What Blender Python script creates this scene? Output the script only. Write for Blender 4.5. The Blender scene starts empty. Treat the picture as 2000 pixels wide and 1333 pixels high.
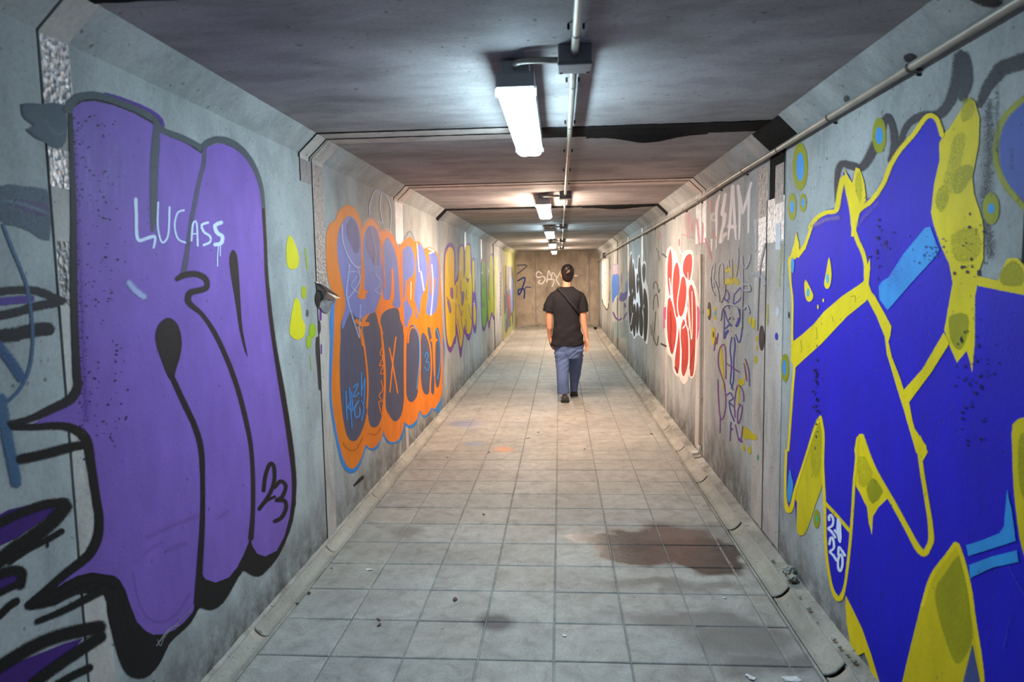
import bpy, bmesh, math, random
from mathutils import Vector, Matrix, noise
from mathutils.geometry import tessellate_polygon
random.seed(7)
sc = bpy.context.scene
C = sc.collection

# ------------------------------------------------------------------ camera
H, FOC = 1.5, 1333.0
YAW, PITCH, ROLL = -0.07155, -0.09293, -0.01734
cy_, sy_, cp_, sp_ = math.cos(YAW), math.sin(YAW), math.cos(PITCH), math.sin(PITCH)
FW = Vector((sy_*cp_, cy_*cp_, sp_))
_r = Vector((cy_, -sy_, 0)); _u = _r.cross(FW)
RT = _r*math.cos(ROLL) + _u*math.sin(ROLL)
UP = -_r*math.sin(ROLL) + _u*math.cos(ROLL)
EYE = Vector((0, 0, H))
cam = bpy.data.cameras.new('camera'); camo = bpy.data.objects.new('camera', cam); C.objects.link(camo)
cam.sensor_width = 36; cam.lens = 36*FOC/2000
cam.clip_start = 0.05
M = Matrix((RT, UP, -FW)).transposed().to_4x4(); M.translation = EYE
camo.matrix_world = M
cam.dof.use_dof = True; cam.dof.focus_distance = 6.8; cam.dof.aperture_fstop = 4.0
sc.camera = camo

# ------------------------------------------------------------------ world, exposure
w = bpy.data.worlds.new('world'); sc.world = w; w.use_nodes = True
w.node_tree.nodes['Background'].inputs[0].default_value = (0.62, 0.78, 1.0, 1)
w.node_tree.nodes['Background'].inputs[1].default_value = 0.20
sc.view_settings.view_transform = 'Standard'; sc.view_settings.look = 'None'
sc.view_settings.gamma = 1; sc.view_settings.use_curve_mapping = False
sc.view_settings.exposure = 2.1
try:
    sc.cycles.transparent_max_bounces = 24; sc.cycles.max_bounces = 10; sc.cycles.diffuse_bounces = 6
    sc.cycles.sample_clamp_indirect = 6
    sc.cycles.use_denoising = True
except Exception: pass
# lamps of the underpass: (start y, colour, emission strength); the lamps themselves are built further down
COOL, WARM = (0.60, 0.86, 1.0), (1.0, 0.79, 0.62)
LAMPS = [(2.42, COOL, 23.0, 'nearest lamp, cool white tube in a long clear cover hanging by the first joint box'),
         (6.29, WARM, 51.0, 'second ceiling lamp along the passage, warm white, behind the nearest one'),
         (10.10, COOL, 19.0, 'third ceiling lamp along the passage, cool white and squat in view'),
         (13.95, WARM, 46.0, 'fourth ceiling lamp along the passage, small warm white glow'),
         (17.75, WARM, 50.0, 'last ceiling lamp, tiny and warm, just before the end wall')]

# ------------------------------------------------------------------ place constants
XL, XR, ZC = -1.343, 1.153, 2.2575
HX, HZ = 0.0997, 0.0971
YB, Y0 = 20.75, -3.2
JL = [1.745, 3.70, 5.70, 7.66, 9.66, 11.66, 13.78, 15.9]
JR = [1.80, 3.63, 5.70, 7.62, 9.66, 11.66, 13.78, 15.9]

def ray(px, py):
    return FW + RT*((px-1000)/FOC) + UP*((666.5-py)/FOC)
def U(px, py, side, off=0.0):
    """photo pixel -> point on a surface of the passage"""
    d = ray(px, py)
    if side == 'L':
        t = (XL+off)/d.x; p = EYE+d*t
        if p.z > ZC-HZ:                       # haunch plane
            n = Vector((HZ, 0, -HX)).normalized(); q = Vector((XL, 0, ZC-HZ))+n*off
            t = (q-EYE).dot(n)/d.dot(n); p = EYE+d*t
        return p
    if side == 'R':
        t = (XR-off)/d.x; p = EYE+d*t
        if p.z > ZC-HZ:
            n = Vector((-HZ, 0, -HX)).normalized(); q = Vector((XR, 0, ZC-HZ))+n*off
            t = (q-EYE).dot(n)/d.dot(n); p = EYE+d*t
        return p
    if side == 'B': return EYE+d*((YB-off)/d.y)
    if side == 'F': return EYE+d*((off-H)/d.z)
    if side == 'C': return EYE+d*((ZC-off-H)/d.z)
def at(px, py, Y): 
    d = ray(px, py); return EYE+d*(Y/d.y)

# ------------------------------------------------------------------ helpers
def lin(c):
    return tuple(((v/255)/12.92 if v/255 <= 0.04045 else ((v/255+0.055)/1.055)**2.4) for v in c)
def L4(c): return (*lin(c), 1)
def link(name, mesh, mat=None, parent=None):
    o = bpy.data.objects.new(name, mesh); C.objects.link(o)
    if mat is not None:
        for m in (mat if isinstance(mat, (list, tuple)) else [mat]): mesh.materials.append(m)
    if parent: o.parent = parent
    return o
def obj(name, bm, mat=None, parent=None, smooth=False):
    bmesh.ops.recalc_face_normals(bm, faces=bm.faces)
    me = bpy.data.meshes.new(name); bm.normal_update(); bm.to_mesh(me); bm.free()
    if smooth:
        for p in me.polygons: p.use_smooth = True
    return link(name, me, mat, parent)
def thing(name, label, cat, loc=(0, 0, 0), group=None, rz=0):
    o = bpy.data.objects.new(name, None); C.objects.link(o); o.location = loc; o.rotation_euler = (0, 0, rz)
    o.empty_display_size = 0.05
    o['label'] = label; o['category'] = cat
    if group: o['group'] = group
    return o
def tag(o, label, cat, group=None):
    o['label'] = label; o['category'] = cat
    if group: o['group'] = group
    return o
def box(bm, x0, x1, y0, y1, z0, z1, bev=0):
    vs = [bm.verts.new((x, y, z)) for z in (z0, z1) for y in (y0, y1) for x in (x0, x1)]
    fs = [bm.faces.new([vs[i] for i in f]) for f in ((0, 2, 3, 1), (4, 5, 7, 6), (0, 1, 5, 4), (2, 6, 7, 3), (0, 4, 6, 2), (1, 3, 7, 5))]
    if bev:
        es = {e for f in fs for e in f.edges}
        bmesh.ops.bevel(bm, geom=list(es), offset=bev, segments=2, affect='EDGES', profile=0.6)
    return vs
def tube(bm, pts, r, n=12, caps=True):
    pts = [Vector(p) for p in pts]; rings = []
    rr = r if isinstance(r, (list, tuple)) else [r]*len(pts)
    prev = None
    for i, p in enumerate(pts):
        t = (pts[min(i+1, len(pts)-1)]-pts[max(i-1, 0)]).normalized()
        if prev is None:
            a = t.orthogonal().normalized()
        else:
            a = (prev-t*prev.dot(t)).normalized()
        prev = a; b = t.cross(a)
        rings.append([bm.verts.new(p+(a*math.cos(k*math.tau/n)+b*math.sin(k*math.tau/n))*rr[i]) for k in range(n)])
    for A, B in zip(rings, rings[1:]):
        for k in range(n): bm.faces.new((A[k], A[(k+1) % n], B[(k+1) % n], B[k]))
    if caps:
        bm.faces.new(rings[0][::-1]); bm.faces.new(rings[-1])
def ell(bm, c, r, nu=16, nv=10):
    m = Matrix.Translation(c) @ Matrix.Diagonal((*r, 1))
    bmesh.ops.create_uvsphere(bm, u_segments=nu, v_segments=nv, radius=1, matrix=m)
def prism(bm, poly, ext, axis=(0, 0, 1)):
    """poly: list of 3D points in a plane, extruded along vector ext"""
    e = Vector(ext); a = [bm.verts.new(p) for p in poly]; b = [bm.verts.new(Vector(p)+e) for p in poly]
    bm.faces.new(a[::-1]); bm.faces.new(b)
    n = len(a)
    for i in range(n): bm.faces.new((a[i], a[(i+1) % n], b[(i+1) % n], b[i]))

# ------------------------------------------------------------------ materials
class NT:
    def __init__(s, name):
        s.m = bpy.data.materials.new(name); s.m.use_nodes = True; s.t = s.m.node_tree
        s.b = s.t.nodes['Principled BSDF']; s.out = s.t.nodes['Material Output']
    def n(s, typ, **k):
        nd = s.t.nodes.new(typ)
        for a, v in k.items():
            if a.startswith('_'): continue
            setattr(nd, a, v)
        return nd
    def l(s, a, b): s.t.links.new(a, b)
    def coord(s, scale=(1, 1, 1)):
        g = s.n('ShaderNodeNewGeometry'); m = s.n('ShaderNodeVectorMath', operation='MULTIPLY')
        m.inputs[1].default_value = scale; s.l(g.outputs['Position'], m.inputs[0]); return m.outputs[0]
    def noise(s, vec, scale, detail=6, rough=0.6, dist=0):
        nd = s.n('ShaderNodeTexNoise'); nd.inputs['Scale'].default_value = scale; nd.inputs['Detail'].default_value = detail
        nd.inputs['Roughness'].default_value = rough; nd.inputs['Distortion'].default_value = dist
        s.l(vec, nd.inputs['Vector']); return nd.outputs['Fac']
    def ramp(s, fac, stops):
        nd = s.n('ShaderNodeValToRGB'); e = nd.color_ramp.elements
        while len(e) < len(stops): e.new(0.5)
        for i, (p, c) in enumerate(stops):
            e[i].position = p; e[i].color = c if len(c) == 4 else (*c, 1)
        s.l(fac, nd.inputs[0]); return nd.outputs[0]
    def mapr(s, v, a, b, c=0.0, d=1.0):
        nd = s.n('ShaderNodeMapRange'); nd.inputs[1].default_value = a; nd.inputs[2].default_value = b
        nd.inputs[3].default_value = c; nd.inputs[4].default_value = d; s.l(v, nd.inputs[0]); return nd.outputs[0]
    def math(s, op, a, b=None):
        nd = s.n('ShaderNodeMath', operation=op)
        for i, v in enumerate((a, b)):
            if v is None: continue
            if isinstance(v, (int, float)): nd.inputs[i].default_value = v
            else: s.l(v, nd.inputs[i])
        return nd.outputs[0]
    def mix(s, f, a, b, mode='MIX'):
        nd = s.n('ShaderNodeMix', data_type='RGBA', blend_type=mode)
        for i, v in ((0, f), (6, a), (7, b)):
            if isinstance(v, (int, float)): nd.inputs[i].default_value = v
            elif isinstance(v, tuple): nd.inputs[i].default_value = v if len(v) == 4 else (*v, 1)
            else: s.l(v, nd.inputs[i])
        return nd.outputs[2]
    def bump(s, h, strength, dist=0.01):
        nd = s.n('ShaderNodeBump'); nd.inputs['Strength'].default_value = strength; nd.inputs['Distance'].default_value = dist
        s.l(h, nd.inputs['Height']); s.l(nd.outputs[0], s.b.inputs['Normal'])
    def set(s, **k):
        for a, v in k.items():
            i = s.b.inputs[a.replace('_', ' ')]
            if hasattr(v, 'links') or hasattr(v, 'is_linked'): s.l(v, i)
            else: i.default_value = v
        return s.m

def plain(name, c, rough=0.6, metal=0.0, var=0.12, sc_=30, bump=0.0):
    t = NT(name); v = t.coord(); n = t.noise(v, sc_, 5)
    a = lin(c); lo = tuple(x*(1-var) for x in a); hi = tuple(min(1, x*(1+var)) for x in a)
    col = t.ramp(n, [(0.3, lo), (0.7, hi)])
    t.l(col, t.b.inputs['Base Color']); t.set(Roughness=rough, Metallic=metal)
    if rough >= 0.85: t.set(Specular_IOR_Level=0.15)
    if bump: t.bump(n, bump, 0.005)
    return t.m
def concrete(name, dark, light, streak=(1, 1, 1), stain=0.5, bump=0.35, pits=True, dirt=False):
    t = NT(name); v = t.coord()
    vs = t.coord(streak)
    n1 = t.noise(v, 1.6, 5, 0.6, 0.4); n2 = t.noise(vs, 5.0, 7, 0.65, 0.3); n3 = t.noise(v, 70, 4, 0.6)
    base = t.ramp(n2, [(0.28, lin(dark)), (0.55, lin(light)), (0.8, tuple(min(1, x*1.12) for x in lin(light)))])
    blot = t.ramp(n1, [(0.35, (1-stain*0.55,)*3), (0.6, (1, 1, 1))])
    c = t.mix(1.0, base, blot, 'MULTIPLY')
    fine = t.ramp(n3, [(0.3, (0.86,)*3), (0.65, (1.05,)*3)])
    c = t.mix(1.0, c, fine, 'MULTIPLY')
    h = t.math('ADD', t.math('MULTIPLY', n2, 0.7), t.math('MULTIPLY', n3, 0.3))
    if pits:
        p = t.noise(v, 38, 3, 0.5); pm = t.mapr(p, 0.27, 0.33)      # air holes in the concrete
        c = t.mix(pm, t.mix(0.6, c, (0.02, 0.02, 0.02)), c)
        h = t.math('ADD', h, t.math('MULTIPLY', pm, 0.5))
    if dirt:                                                        # splash dirt along the wall foot
        g = t.n('ShaderNodeNewGeometry'); sp = t.n('ShaderNodeSeparateXYZ'); t.l(g.outputs['Position'], sp.inputs[0])
        z = t.math('ADD', sp.outputs[2], t.math('MULTIPLY', t.math('SUBTRACT', n1, 0.5), 0.55))
        dm = t.mapr(z, 0.0, 0.34, 0.85, 0.0)
        dn = t.mapr(t.noise(v, 9, 6, 0.7), 0.30, 0.58)
        c = t.mix(t.math('MULTIPLY', dm, dn), c, lin((62, 56, 46)))
    t.l(c, t.b.inputs['Base Color']); t.set(Roughness=0.78)
    t.bump(h, bump, 0.012)
    return t.m

M_WALL = concrete('wall_concrete', (138, 141, 141), (168, 171, 169), (1, 1, 0.5), 0.42, 0.16, dirt=True)
M_CEIL = concrete('ceiling_concrete', (132, 127, 126), (168, 163, 162), (0.45, 1.0, 1), 0.5, 0.14)
M_TAPEL = concrete('brightened_joint_plaster', (176, 164, 156), (216, 205, 196), (1, 1, 0.4), 0.4, 0.2)  # joint plaster made paler to offset the weak light on the ceiling
M_BACK = concrete('end_wall_concrete', (150, 135, 120), (186, 170, 152), (1, 1, 0.5), 0.5, 0.3)
M_LEDGE = concrete('mortar_ledge', (110, 106, 98), (165, 160, 150), (1, 1, 1), 0.7, 0.6)
M_DIRT = concrete('dirt', (34, 29, 24), (62, 54, 44), (1, 1, 1), 0.5, 0.9, pits=False)
M_CHAN = concrete('channel_concrete', (124, 119, 108), (160, 154, 142), (1, 0.4, 1), 0.4, 0.15)
M_TAPE = concrete('joint_plaster', (152, 143, 136), (192, 184, 176), (1, 1, 0.4), 0.4, 0.3)
M_GROUT = concrete('grout', (92, 92, 88), (146, 146, 140), (1, 1, 1), 0.4, 0.6)
M_RUBBER = plain('black_rubber', (20, 20, 20), 0.9, 0, 0.5, 25, 0.6)
M_CONDUIT = plain('painted_steel_conduit', (150, 145, 134), 0.42, 0.25, 0.18, 12)
M_BOX = plain('grey_metal_box', (112, 112, 116), 0.5, 0.2, 0.1, 20)
M_CLIP = plain('dark_steel', (60, 58, 56), 0.5, 0.6, 0.2, 40)
M_HOUS = plain('lamp_housing_grey', (150, 152, 154), 0.5, 0, 0.06)
M_PVC = plain('white_pvc', (205, 196, 180), 0.4, 0, 0.1)
M_FLAP = plain('black_plastic', (52, 53, 54), 0.35, 0, 0.35, 40, 0.3)
M_DULL = plain('worn_grey_membrane', (128, 128, 130), 0.55, 0.1, 0.2, 30, 0.5)

def foil(name, c, rough):
    t = NT(name); v = t.coord((1, 1, 0.8)); n = t.noise(v, 42, 4, 0.6, 1.2)
    vo = t.n('ShaderNodeTexVoronoi'); vo.inputs['Scale'].default_value = 60; t.l(v, vo.inputs['Vector'])
    h = t.math('ADD', n, t.math('MULTIPLY', vo.outputs['Distance'], 0.8))
    col = t.ramp(n, [(0.35, tuple(x*0.7 for x in lin(c))), (0.6, lin(c))])
    t.l(col, t.b.inputs['Base Color']); t.set(Roughness=rough, Metallic=0.85); t.bump(h, 1.0, 0.02); return t.m
M_FOIL = foil('crumpled_foil_tape', (232, 232, 234), 0.34)
M_FOILD = foil('dull_foil_tape', (170, 168, 168), 0.5)

def paint_mat():
    t = NT('spray_paint'); v = t.coord(); at_ = t.n('ShaderNodeVertexColor', layer_name='Col')
    n = t.noise(t.coord((1, 1, 0.5)), 7, 6, 0.65); p = t.noise(v, 38, 3, 0.5); n3 = t.noise(v, 90, 3, 0.6)
    var = t.ramp(n, [(0.3, (0.84,)*3), (0.7, (1.1,)*3)])
    c = t.mix(1.0, at_.outputs['Color'], var, 'MULTIPLY')
    pm = t.mapr(p, 0.25, 0.32)
    c = t.mix(pm, t.mix(0.6, c, (0.02, 0.02, 0.03)), c)
    t.l(c, t.b.inputs['Base Color']); t.set(Roughness=0.6, Specular_IOR_Level=0.25)
    h = t.math('ADD', t.math('MULTIPLY', n, 0.5), t.math('MULTIPLY', n3, 0.3)); h = t.math('ADD', h, t.math('MULTIPLY', pm, 0.5))
    t.bump(h, 0.25, 0.01)
    tr = t.n('ShaderNodeBsdfTransparent'); mx = t.n('ShaderNodeMixShader')
    g4 = t.mapr(t.noise(v, 420, 1, 0.5), 0.3, 0.7, 0.02, 0.97)      # spray droplets: thin paint is speckle, never a film
    aa = t.math('GREATER_THAN', at_.outputs['Alpha'], g4)
    t.l(aa, mx.inputs[0]); t.l(tr.outputs[0], mx.inputs[1]); t.l(t.b.outputs[0], mx.inputs[2]); t.l(mx.outputs[0], t.out.inputs[0])
    return t.m
M_PAINT = paint_mat()

# ------------------------------------------------------------------ shell: walls with a sloped haunch, cut by the joints of the box sections
def wall(name, X, s, joints):
    """s=+1: left wall (faces +x)."""
    bm = bmesh.new(); ys = [Y0]+joints+[YB]
    prof = [(X-s*0.15, -0.12), (X, -0.12), (X, ZC-HZ), (X+s*HX, ZC), (X+s*HX, ZC+0.05), (X-s*0.15, ZC+0.05)]
    for i in range(len(ys)-1):
        a = ys[i]+(0.006 if i else 0); b = ys[i+1]-(0.006 if i < len(ys)-2 else 0)
        prism(bm, [Vector((x, a, z)) for x, z in prof], (0, b-a, 0))
    box(bm, min(X-s*0.15, X-s*0.22), max(X-s*0.15, X-s*0.22), Y0, YB, -0.12, ZC+0.05)
    bmesh.ops.recalc_face_normals(bm, faces=bm.faces)
    o = obj(name, bm, M_WALL); o['kind'] = 'structure'
    return o
WL = wall('wall_left', XL, 1, JL); WR = wall('wall_right', XR, -1, JR)
WL['label'] = 'long grey concrete wall on the left covered in purple, orange and yellow graffiti'
WR['label'] = 'long grey concrete wall on the right covered in blue and yellow, red and black graffiti'
bm = bmesh.new(); ys = [Y0]+[(a+b)/2 for a, b in zip(JL, JR)]+[YB]
for i in range(len(ys)-1):
    a = ys[i]+(0.006 if i else 0); b = ys[i+1]-(0.006 if i < len(ys)-2 else 0)
    box(bm, XL+HX+0.001, XR-HX-0.001, a, b, ZC, ZC+0.2)
box(bm, XL-0.22, XR+0.22, Y0, YB, ZC+0.2, ZC+0.26)
CEIL = obj('ceiling', bm, M_CEIL); CEIL['kind'] = 'structure'; CEIL['label'] = 'low dark concrete ceiling of the underpass with joints across it'
bm = bmesh.new(); box(bm, XL-0.22, XR+0.22, YB, YB+0.2, -0.12, ZC+0.26)
WB = obj('wall_back', bm, M_BACK); WB['kind'] = 'structure'; WB['label'] = 'brownish concrete wall closing the far end of the passage'
bm = bmesh.new()
for px in (1046, 1116, 1151):                                  # form joints in the end wall
    x = at(px, 560, YB).x; box(bm, x-0.012, x+0.012, YB-0.006, YB+0.01, 0.1, ZC)
obj('form_seam', bm, M_DULL, WB)
bm = bmesh.new(); box(bm, XL, XR, YB-0.16, YB, -0.02, 0.05, 0.008); box(bm, XL, XR, YB-0.36, YB-0.17, -0.02, 0.012, 0.004)
o = obj('baseboard_back', bm, M_LEDGE); o['kind'] = 'structure'

# ------------------------------------------------------------------ floor
def floor_mat():
    t = NT('paving_tile'); v = t.coord()
    tv = t.n('ShaderNodeVertexColor', layer_name='Col')
    n1 = t.noise(v, 1.3, 5, 0.6, 0.5); n2 = t.noise(v, 11, 7, 0.7, 0.6); n3 = t.noise(v, 110, 3, 0.6)
    base = t.ramp(n2, [(0.25, lin((118, 115, 108))), (0.5, lin((150, 147, 139))), (0.75, lin((168, 165, 157)))])
    c = t.mix(1.0, base, t.ramp(n1, [(0.35, (0.8, 0.79, 0.78)), (0.62, (1.04,)*3)]), 'MULTIPLY')
    c = t.mix(1.0, c, tv.outputs['Color'], 'MULTIPLY')
    c = t.mix(1.0, c, t.ramp(n3, [(0.3, (0.8,)*3), (0.6, (1.05,)*3)]), 'MULTIPLY')
    g = t.n('ShaderNodeNewGeometry')
    wn = t.n('ShaderNodeTexNoise'); wn.inputs['Scale'].default_value = 3.2; wn.inputs['Detail'].default_value = 5; t.l(v, wn.inputs['Vector'])
    off = t.n('ShaderNodeVectorMath', operation='SUBTRACT'); off.inputs[1].default_value = (0.5, 0.5, 0.5); t.l(wn.outputs['Color'], off.inputs[0])
    def blob(cx, cy, rx, ry, warp, soft, rot=0):
        s1 = t.n('ShaderNodeVectorMath', operation='SCALE'); s1.inputs[3].default_value = warp; t.l(off.outputs[0], s1.inputs[0])
        ad = t.n('ShaderNodeVectorMath', operation='ADD'); t.l(g.outputs['Position'], ad.inputs[0]); t.l(s1.outputs[0], ad.inputs[1])
        sb = t.n('ShaderNodeVectorMath', operation='SUBTRACT'); t.l(ad.outputs[0], sb.inputs[0]); sb.inputs[1].default_value = (cx, cy, 0)
        ro = t.n('ShaderNodeVectorRotate', rotation_type='Z_AXIS'); ro.inputs['Angle'].default_value = rot; t.l(sb.outputs[0], ro.inputs['Vector'])
        ml = t.n('ShaderNodeVectorMath', operation='MULTIPLY'); t.l(ro.outputs[0], ml.inputs[0]); ml.inputs[1].default_value = (1/rx, 1/ry, 0)
        ln = t.n('ShaderNodeVectorMath', operation='LENGTH'); t.l(ml.outputs[0], ln.inputs[0])
        return t.mapr(ln.outputs['Value'], 1+soft, 1-soft)
    # damp brown stain on the right
    pr = U(1262, 1066, 'F'); p2 = U(1380, 1082, 'F'); p4 = U(1310, 1058, 'F')
    wet = blob(pr.x, pr.y, 0.30, 0.29, 0.55, 0.10); wet = t.math('MAXIMUM', wet, blob(p2.x, p2.y, 0.2, 0.27, 0.5, 0.12))
    wet = t.math('MAXIMUM', wet, blob(p4.x, p4.y, 0.33, 0.2, 0.5, 0.12))
    q = U(1170, 1052, 'F'); wet = t.math('MAXIMUM', wet, blob(q.x, q.y, 0.17, 0.08, 0.3, 0.15))
    c = t.mix(wet, c, t.ramp(n2, [(0.3, lin((42, 37, 34))), (0.7, lin((74, 65, 59)))]))
    damp = None
    for (px, py, rx, ry) in ((1330, 1040, .42, .12), (1265, 1150, .25, .06), (1400, 1150, .14, .06), (1330, 1215, .3, .1), (1450, 1240, .2, .14), (1500, 1300, .22, .1)):
        q = U(px, py, 'F'); bl = blob(q.x, q.y, rx, ry, 0.5, 0.35); damp = bl if damp is None else t.math('MAXIMUM', damp, bl)
    c = t.mix(t.math('MULTIPLY', damp, 0.62), c, lin((86, 79, 73)))
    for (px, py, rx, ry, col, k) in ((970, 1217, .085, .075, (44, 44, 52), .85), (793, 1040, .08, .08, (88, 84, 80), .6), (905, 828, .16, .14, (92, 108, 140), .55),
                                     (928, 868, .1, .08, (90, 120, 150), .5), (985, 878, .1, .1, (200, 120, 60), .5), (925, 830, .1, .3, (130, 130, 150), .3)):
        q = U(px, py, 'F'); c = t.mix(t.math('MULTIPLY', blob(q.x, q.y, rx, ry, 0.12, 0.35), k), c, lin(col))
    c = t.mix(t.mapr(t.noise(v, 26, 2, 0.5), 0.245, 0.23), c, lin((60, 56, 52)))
    t.l(c, t.b.inputs['Base Color'])
    r = t.mapr(wet, 0, 1, 0.62, 0.26); t.l(r, t.b.inputs['Roughness'])
    t.bump(t.math('ADD', t.math('MULTIPLY', n2, 0.5), t.math('MULTIPLY', n3, 0.6)), 0.45, 0.006)
    return t.m
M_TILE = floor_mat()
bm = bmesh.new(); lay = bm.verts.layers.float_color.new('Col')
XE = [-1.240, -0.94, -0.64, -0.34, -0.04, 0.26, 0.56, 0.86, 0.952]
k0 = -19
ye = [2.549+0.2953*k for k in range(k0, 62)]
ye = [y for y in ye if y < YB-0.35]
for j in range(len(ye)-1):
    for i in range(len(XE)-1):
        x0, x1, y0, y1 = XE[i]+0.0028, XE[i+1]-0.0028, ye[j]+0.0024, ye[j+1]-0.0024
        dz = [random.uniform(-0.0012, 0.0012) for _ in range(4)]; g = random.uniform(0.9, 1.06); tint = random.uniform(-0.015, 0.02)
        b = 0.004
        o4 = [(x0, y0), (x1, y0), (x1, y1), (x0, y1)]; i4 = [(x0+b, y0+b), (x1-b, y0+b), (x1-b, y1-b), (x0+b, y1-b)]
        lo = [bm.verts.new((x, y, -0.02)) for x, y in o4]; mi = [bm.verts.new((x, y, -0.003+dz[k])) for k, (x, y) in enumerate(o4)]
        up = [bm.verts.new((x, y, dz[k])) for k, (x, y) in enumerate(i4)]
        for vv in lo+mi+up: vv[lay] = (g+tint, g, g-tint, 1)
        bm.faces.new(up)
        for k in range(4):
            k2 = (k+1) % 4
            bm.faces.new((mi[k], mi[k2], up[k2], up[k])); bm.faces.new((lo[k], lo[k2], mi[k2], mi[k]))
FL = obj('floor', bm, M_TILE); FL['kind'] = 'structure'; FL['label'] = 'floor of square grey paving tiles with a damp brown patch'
bm = bmesh.new(); box(bm, XE[0], XE[-1], Y0, YB, -0.12, -0.0065); obj('grout', bm, M_GROUT, FL)
# kerb edging of the tile field, gutter beds and ledges
bm = bmesh.new(); box(bm, XE[-1], XE[-1]+0.011, Y0, YB-0.35, -0.11, 0.002, 0.002)
box(bm, XE[0]-0.008, XE[0], Y0, YB-0.35, -0.11, 0.001, 0.002)
o = obj('trim_1', bm, M_LEDGE); o['kind'] = 'structure'
bm = bmesh.new(); box(bm, XE[-1]+0.011, XR, Y0, YB, -0.12, -0.060); box(bm, XL, XE[0]-0.008, Y0, YB, -0.12, -0.055)
o = obj('trim_2', bm, M_DIRT); o['kind'] = 'structure'
def rough_ledge(name, x0, x1, z0, z1, amp):
    bm = bmesh.new(); n = 700; rows = []
    for j in range(n+1):
        y = Y0+(YB-Y0)*j/n; r = []
        for i in range(5):
            f = i/4; x = x0+(x1-x0)*f
            h = z0+(z1-z0)*f+amp*(noise.noise(Vector((x*14, y*9, 3)))+0.6*noise.noise(Vector((x*40, y*31, 9))))
            r.append(bm.verts.new((x+(amp*0.5*noise.noise(Vector((2, y*6, 1))) if 0 < i < 4 or i == 0 else 0), y, h)))
        rows.append([bm.verts.new((x0, y, -0.1))]+r)
    for a, b in zip(rows, rows[1:]):
        for i in range(5): bm.faces.new((a[i], b[i], b[i+1], a[i+1]))
    bmesh.ops.recalc_face_normals(bm, faces=bm.faces)
    o = obj(name, bm, M_LEDGE, None, True); o['kind'] = 'structure'; return o
rough_ledge('baseboard_right', 1.078, XR+0.002, -0.012, 0.002, 0.006)
rough_ledge('baseboard_left', -1.324, XL-0.002, 0.016, 0.030, 0.004)

# ------------------------------------------------------------------ drain channel pieces, laid end to end
def channel(name, x0, x1, z0, z1, sag, y0, y1, label, group, flip):
    """concave half-pipe piece: low lip at x0, high lip at x1"""
    bm = bmesh.new(); n = 10; th = 0.009; L = y1-y0; rings = []
    for yy in (0, 0.012, L-0.05, L-0.03, L-0.028, L+0.012):
        inner = []; sw = 0.0 if yy < L-0.04 else 0.005
        for k in range(n+1):
            f = k/n; x = x0+(x1-x0)*f; z = z0+(z1-z0)*f-sag*math.sin(math.pi*f)**0.8
            inner.append((x, z+sw))
        outer = [(x, z-th) for x, z in inner[::-1]]
        rings.append([bm.verts.new((x, yy, z)) for x, z in inner+outer])
    m = len(rings[0])
    for a, b in zip(rings, rings[1:]):
        for k in range(m): bm.faces.new((a[k], a[(k+1) % m], b[(k+1) % m], b[k]))
    bm.faces.new(rings[0]); bm.faces.new(rings[-1][::-1]); bmesh.ops.recalc_face_normals(bm, faces=bm.faces)
    o = obj(name, bm, M_CHAN, None, True); o.location = (0, y0, 0); tag(o, label, 'drain channel', group); return o
ordn = ['nearest', 'second', 'third', 'fourth', 'fifth', 'sixth', 'seventh', 'eighth', 'ninth', 'tenth', 'eleventh', 'twelfth', 'thirteenth', 'fourteenth', 'fifteenth', 'sixteenth', 'seventeenth', 'eighteenth', 'nineteenth', 'twentieth']
yj = [1.62, 2.56, 3.21, 4.08, 5.04, 5.96, 6.80]; 
while yj[-1]+0.93 < YB-0.4: yj.append(yj[-1]+0.93)
for i in range(len(yj)-1):
    channel('drain_channel', 1.000, 1.078, -0.046, 0.004, 0.018, yj[i]+0.022, yj[i+1]-0.022,
            'concave concrete drain channel piece by the right wall, %s from the camera' % ordn[i], 'right drain channel pieces', 0)
yj = [1.79, 2.71, 3.61, 4.55, 5.45]
while yj[-1]+0.92 < YB-0.4: yj.append(yj[-1]+0.92)
for i in range(len(yj)-1):
    channel('drain_channel', -1.256, -1.326, -0.012, 0.022, 0.018, yj[i]+0.010, yj[i+1]-0.018,
            'concave concrete drain channel piece by the left wall, %s from the camera' % ordn[i], 'left drain channel pieces', 0)

# ------------------------------------------------------------------ tape, foil and plaster strips over the joints (parts of wall / ceiling)
def strip_wall(side, y0, y1, z0, z1, mat, name, label=None, th=0.0006, jag=0.0, haunch=False):
    X = XL if side == 'L' else XR; s = 1 if side == 'L' else -1; th *= 0.4
    bm = bmesh.new(); n = max(2, int((z1-z0)/0.03)); R = []
    zs = [z0+(z1-z0)*i/n for i in range(n+1)]
    pts = [(X+s*th, z) for z in zs]
    if haunch: pts[-1] = (X+s*th, ZC-HZ); pts += [(X+s*(HX*0.5+th), ZC-HZ*0.5-th), (X+s*(HX+th*0.5), ZC-th*1.2)]
    for i, (x, z) in enumerate(pts):
        ja, jb = (random.uniform(-jag, jag) for _ in range(2)) if jag else (0, 0)
        e = s*th*0.9
        R.append([bm.verts.new((x-e, y0+ja, z)), bm.verts.new((x, y0+ja+0.002, z)), bm.verts.new((x, y1+jb-0.002, z)), bm.verts.new((x-e, y1+jb, z))])
    for a, b in zip(R, R[1:]):
        for k in range(3): bm.faces.new((a[k], a[k+1], b[k+1], b[k]))
    bmesh.ops.recalc_face_normals(bm, faces=bm.faces)
    o = obj(name, bm, mat, WL if side == 'L' else WR)
    if label: o['label'] = label
    return o
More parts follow.
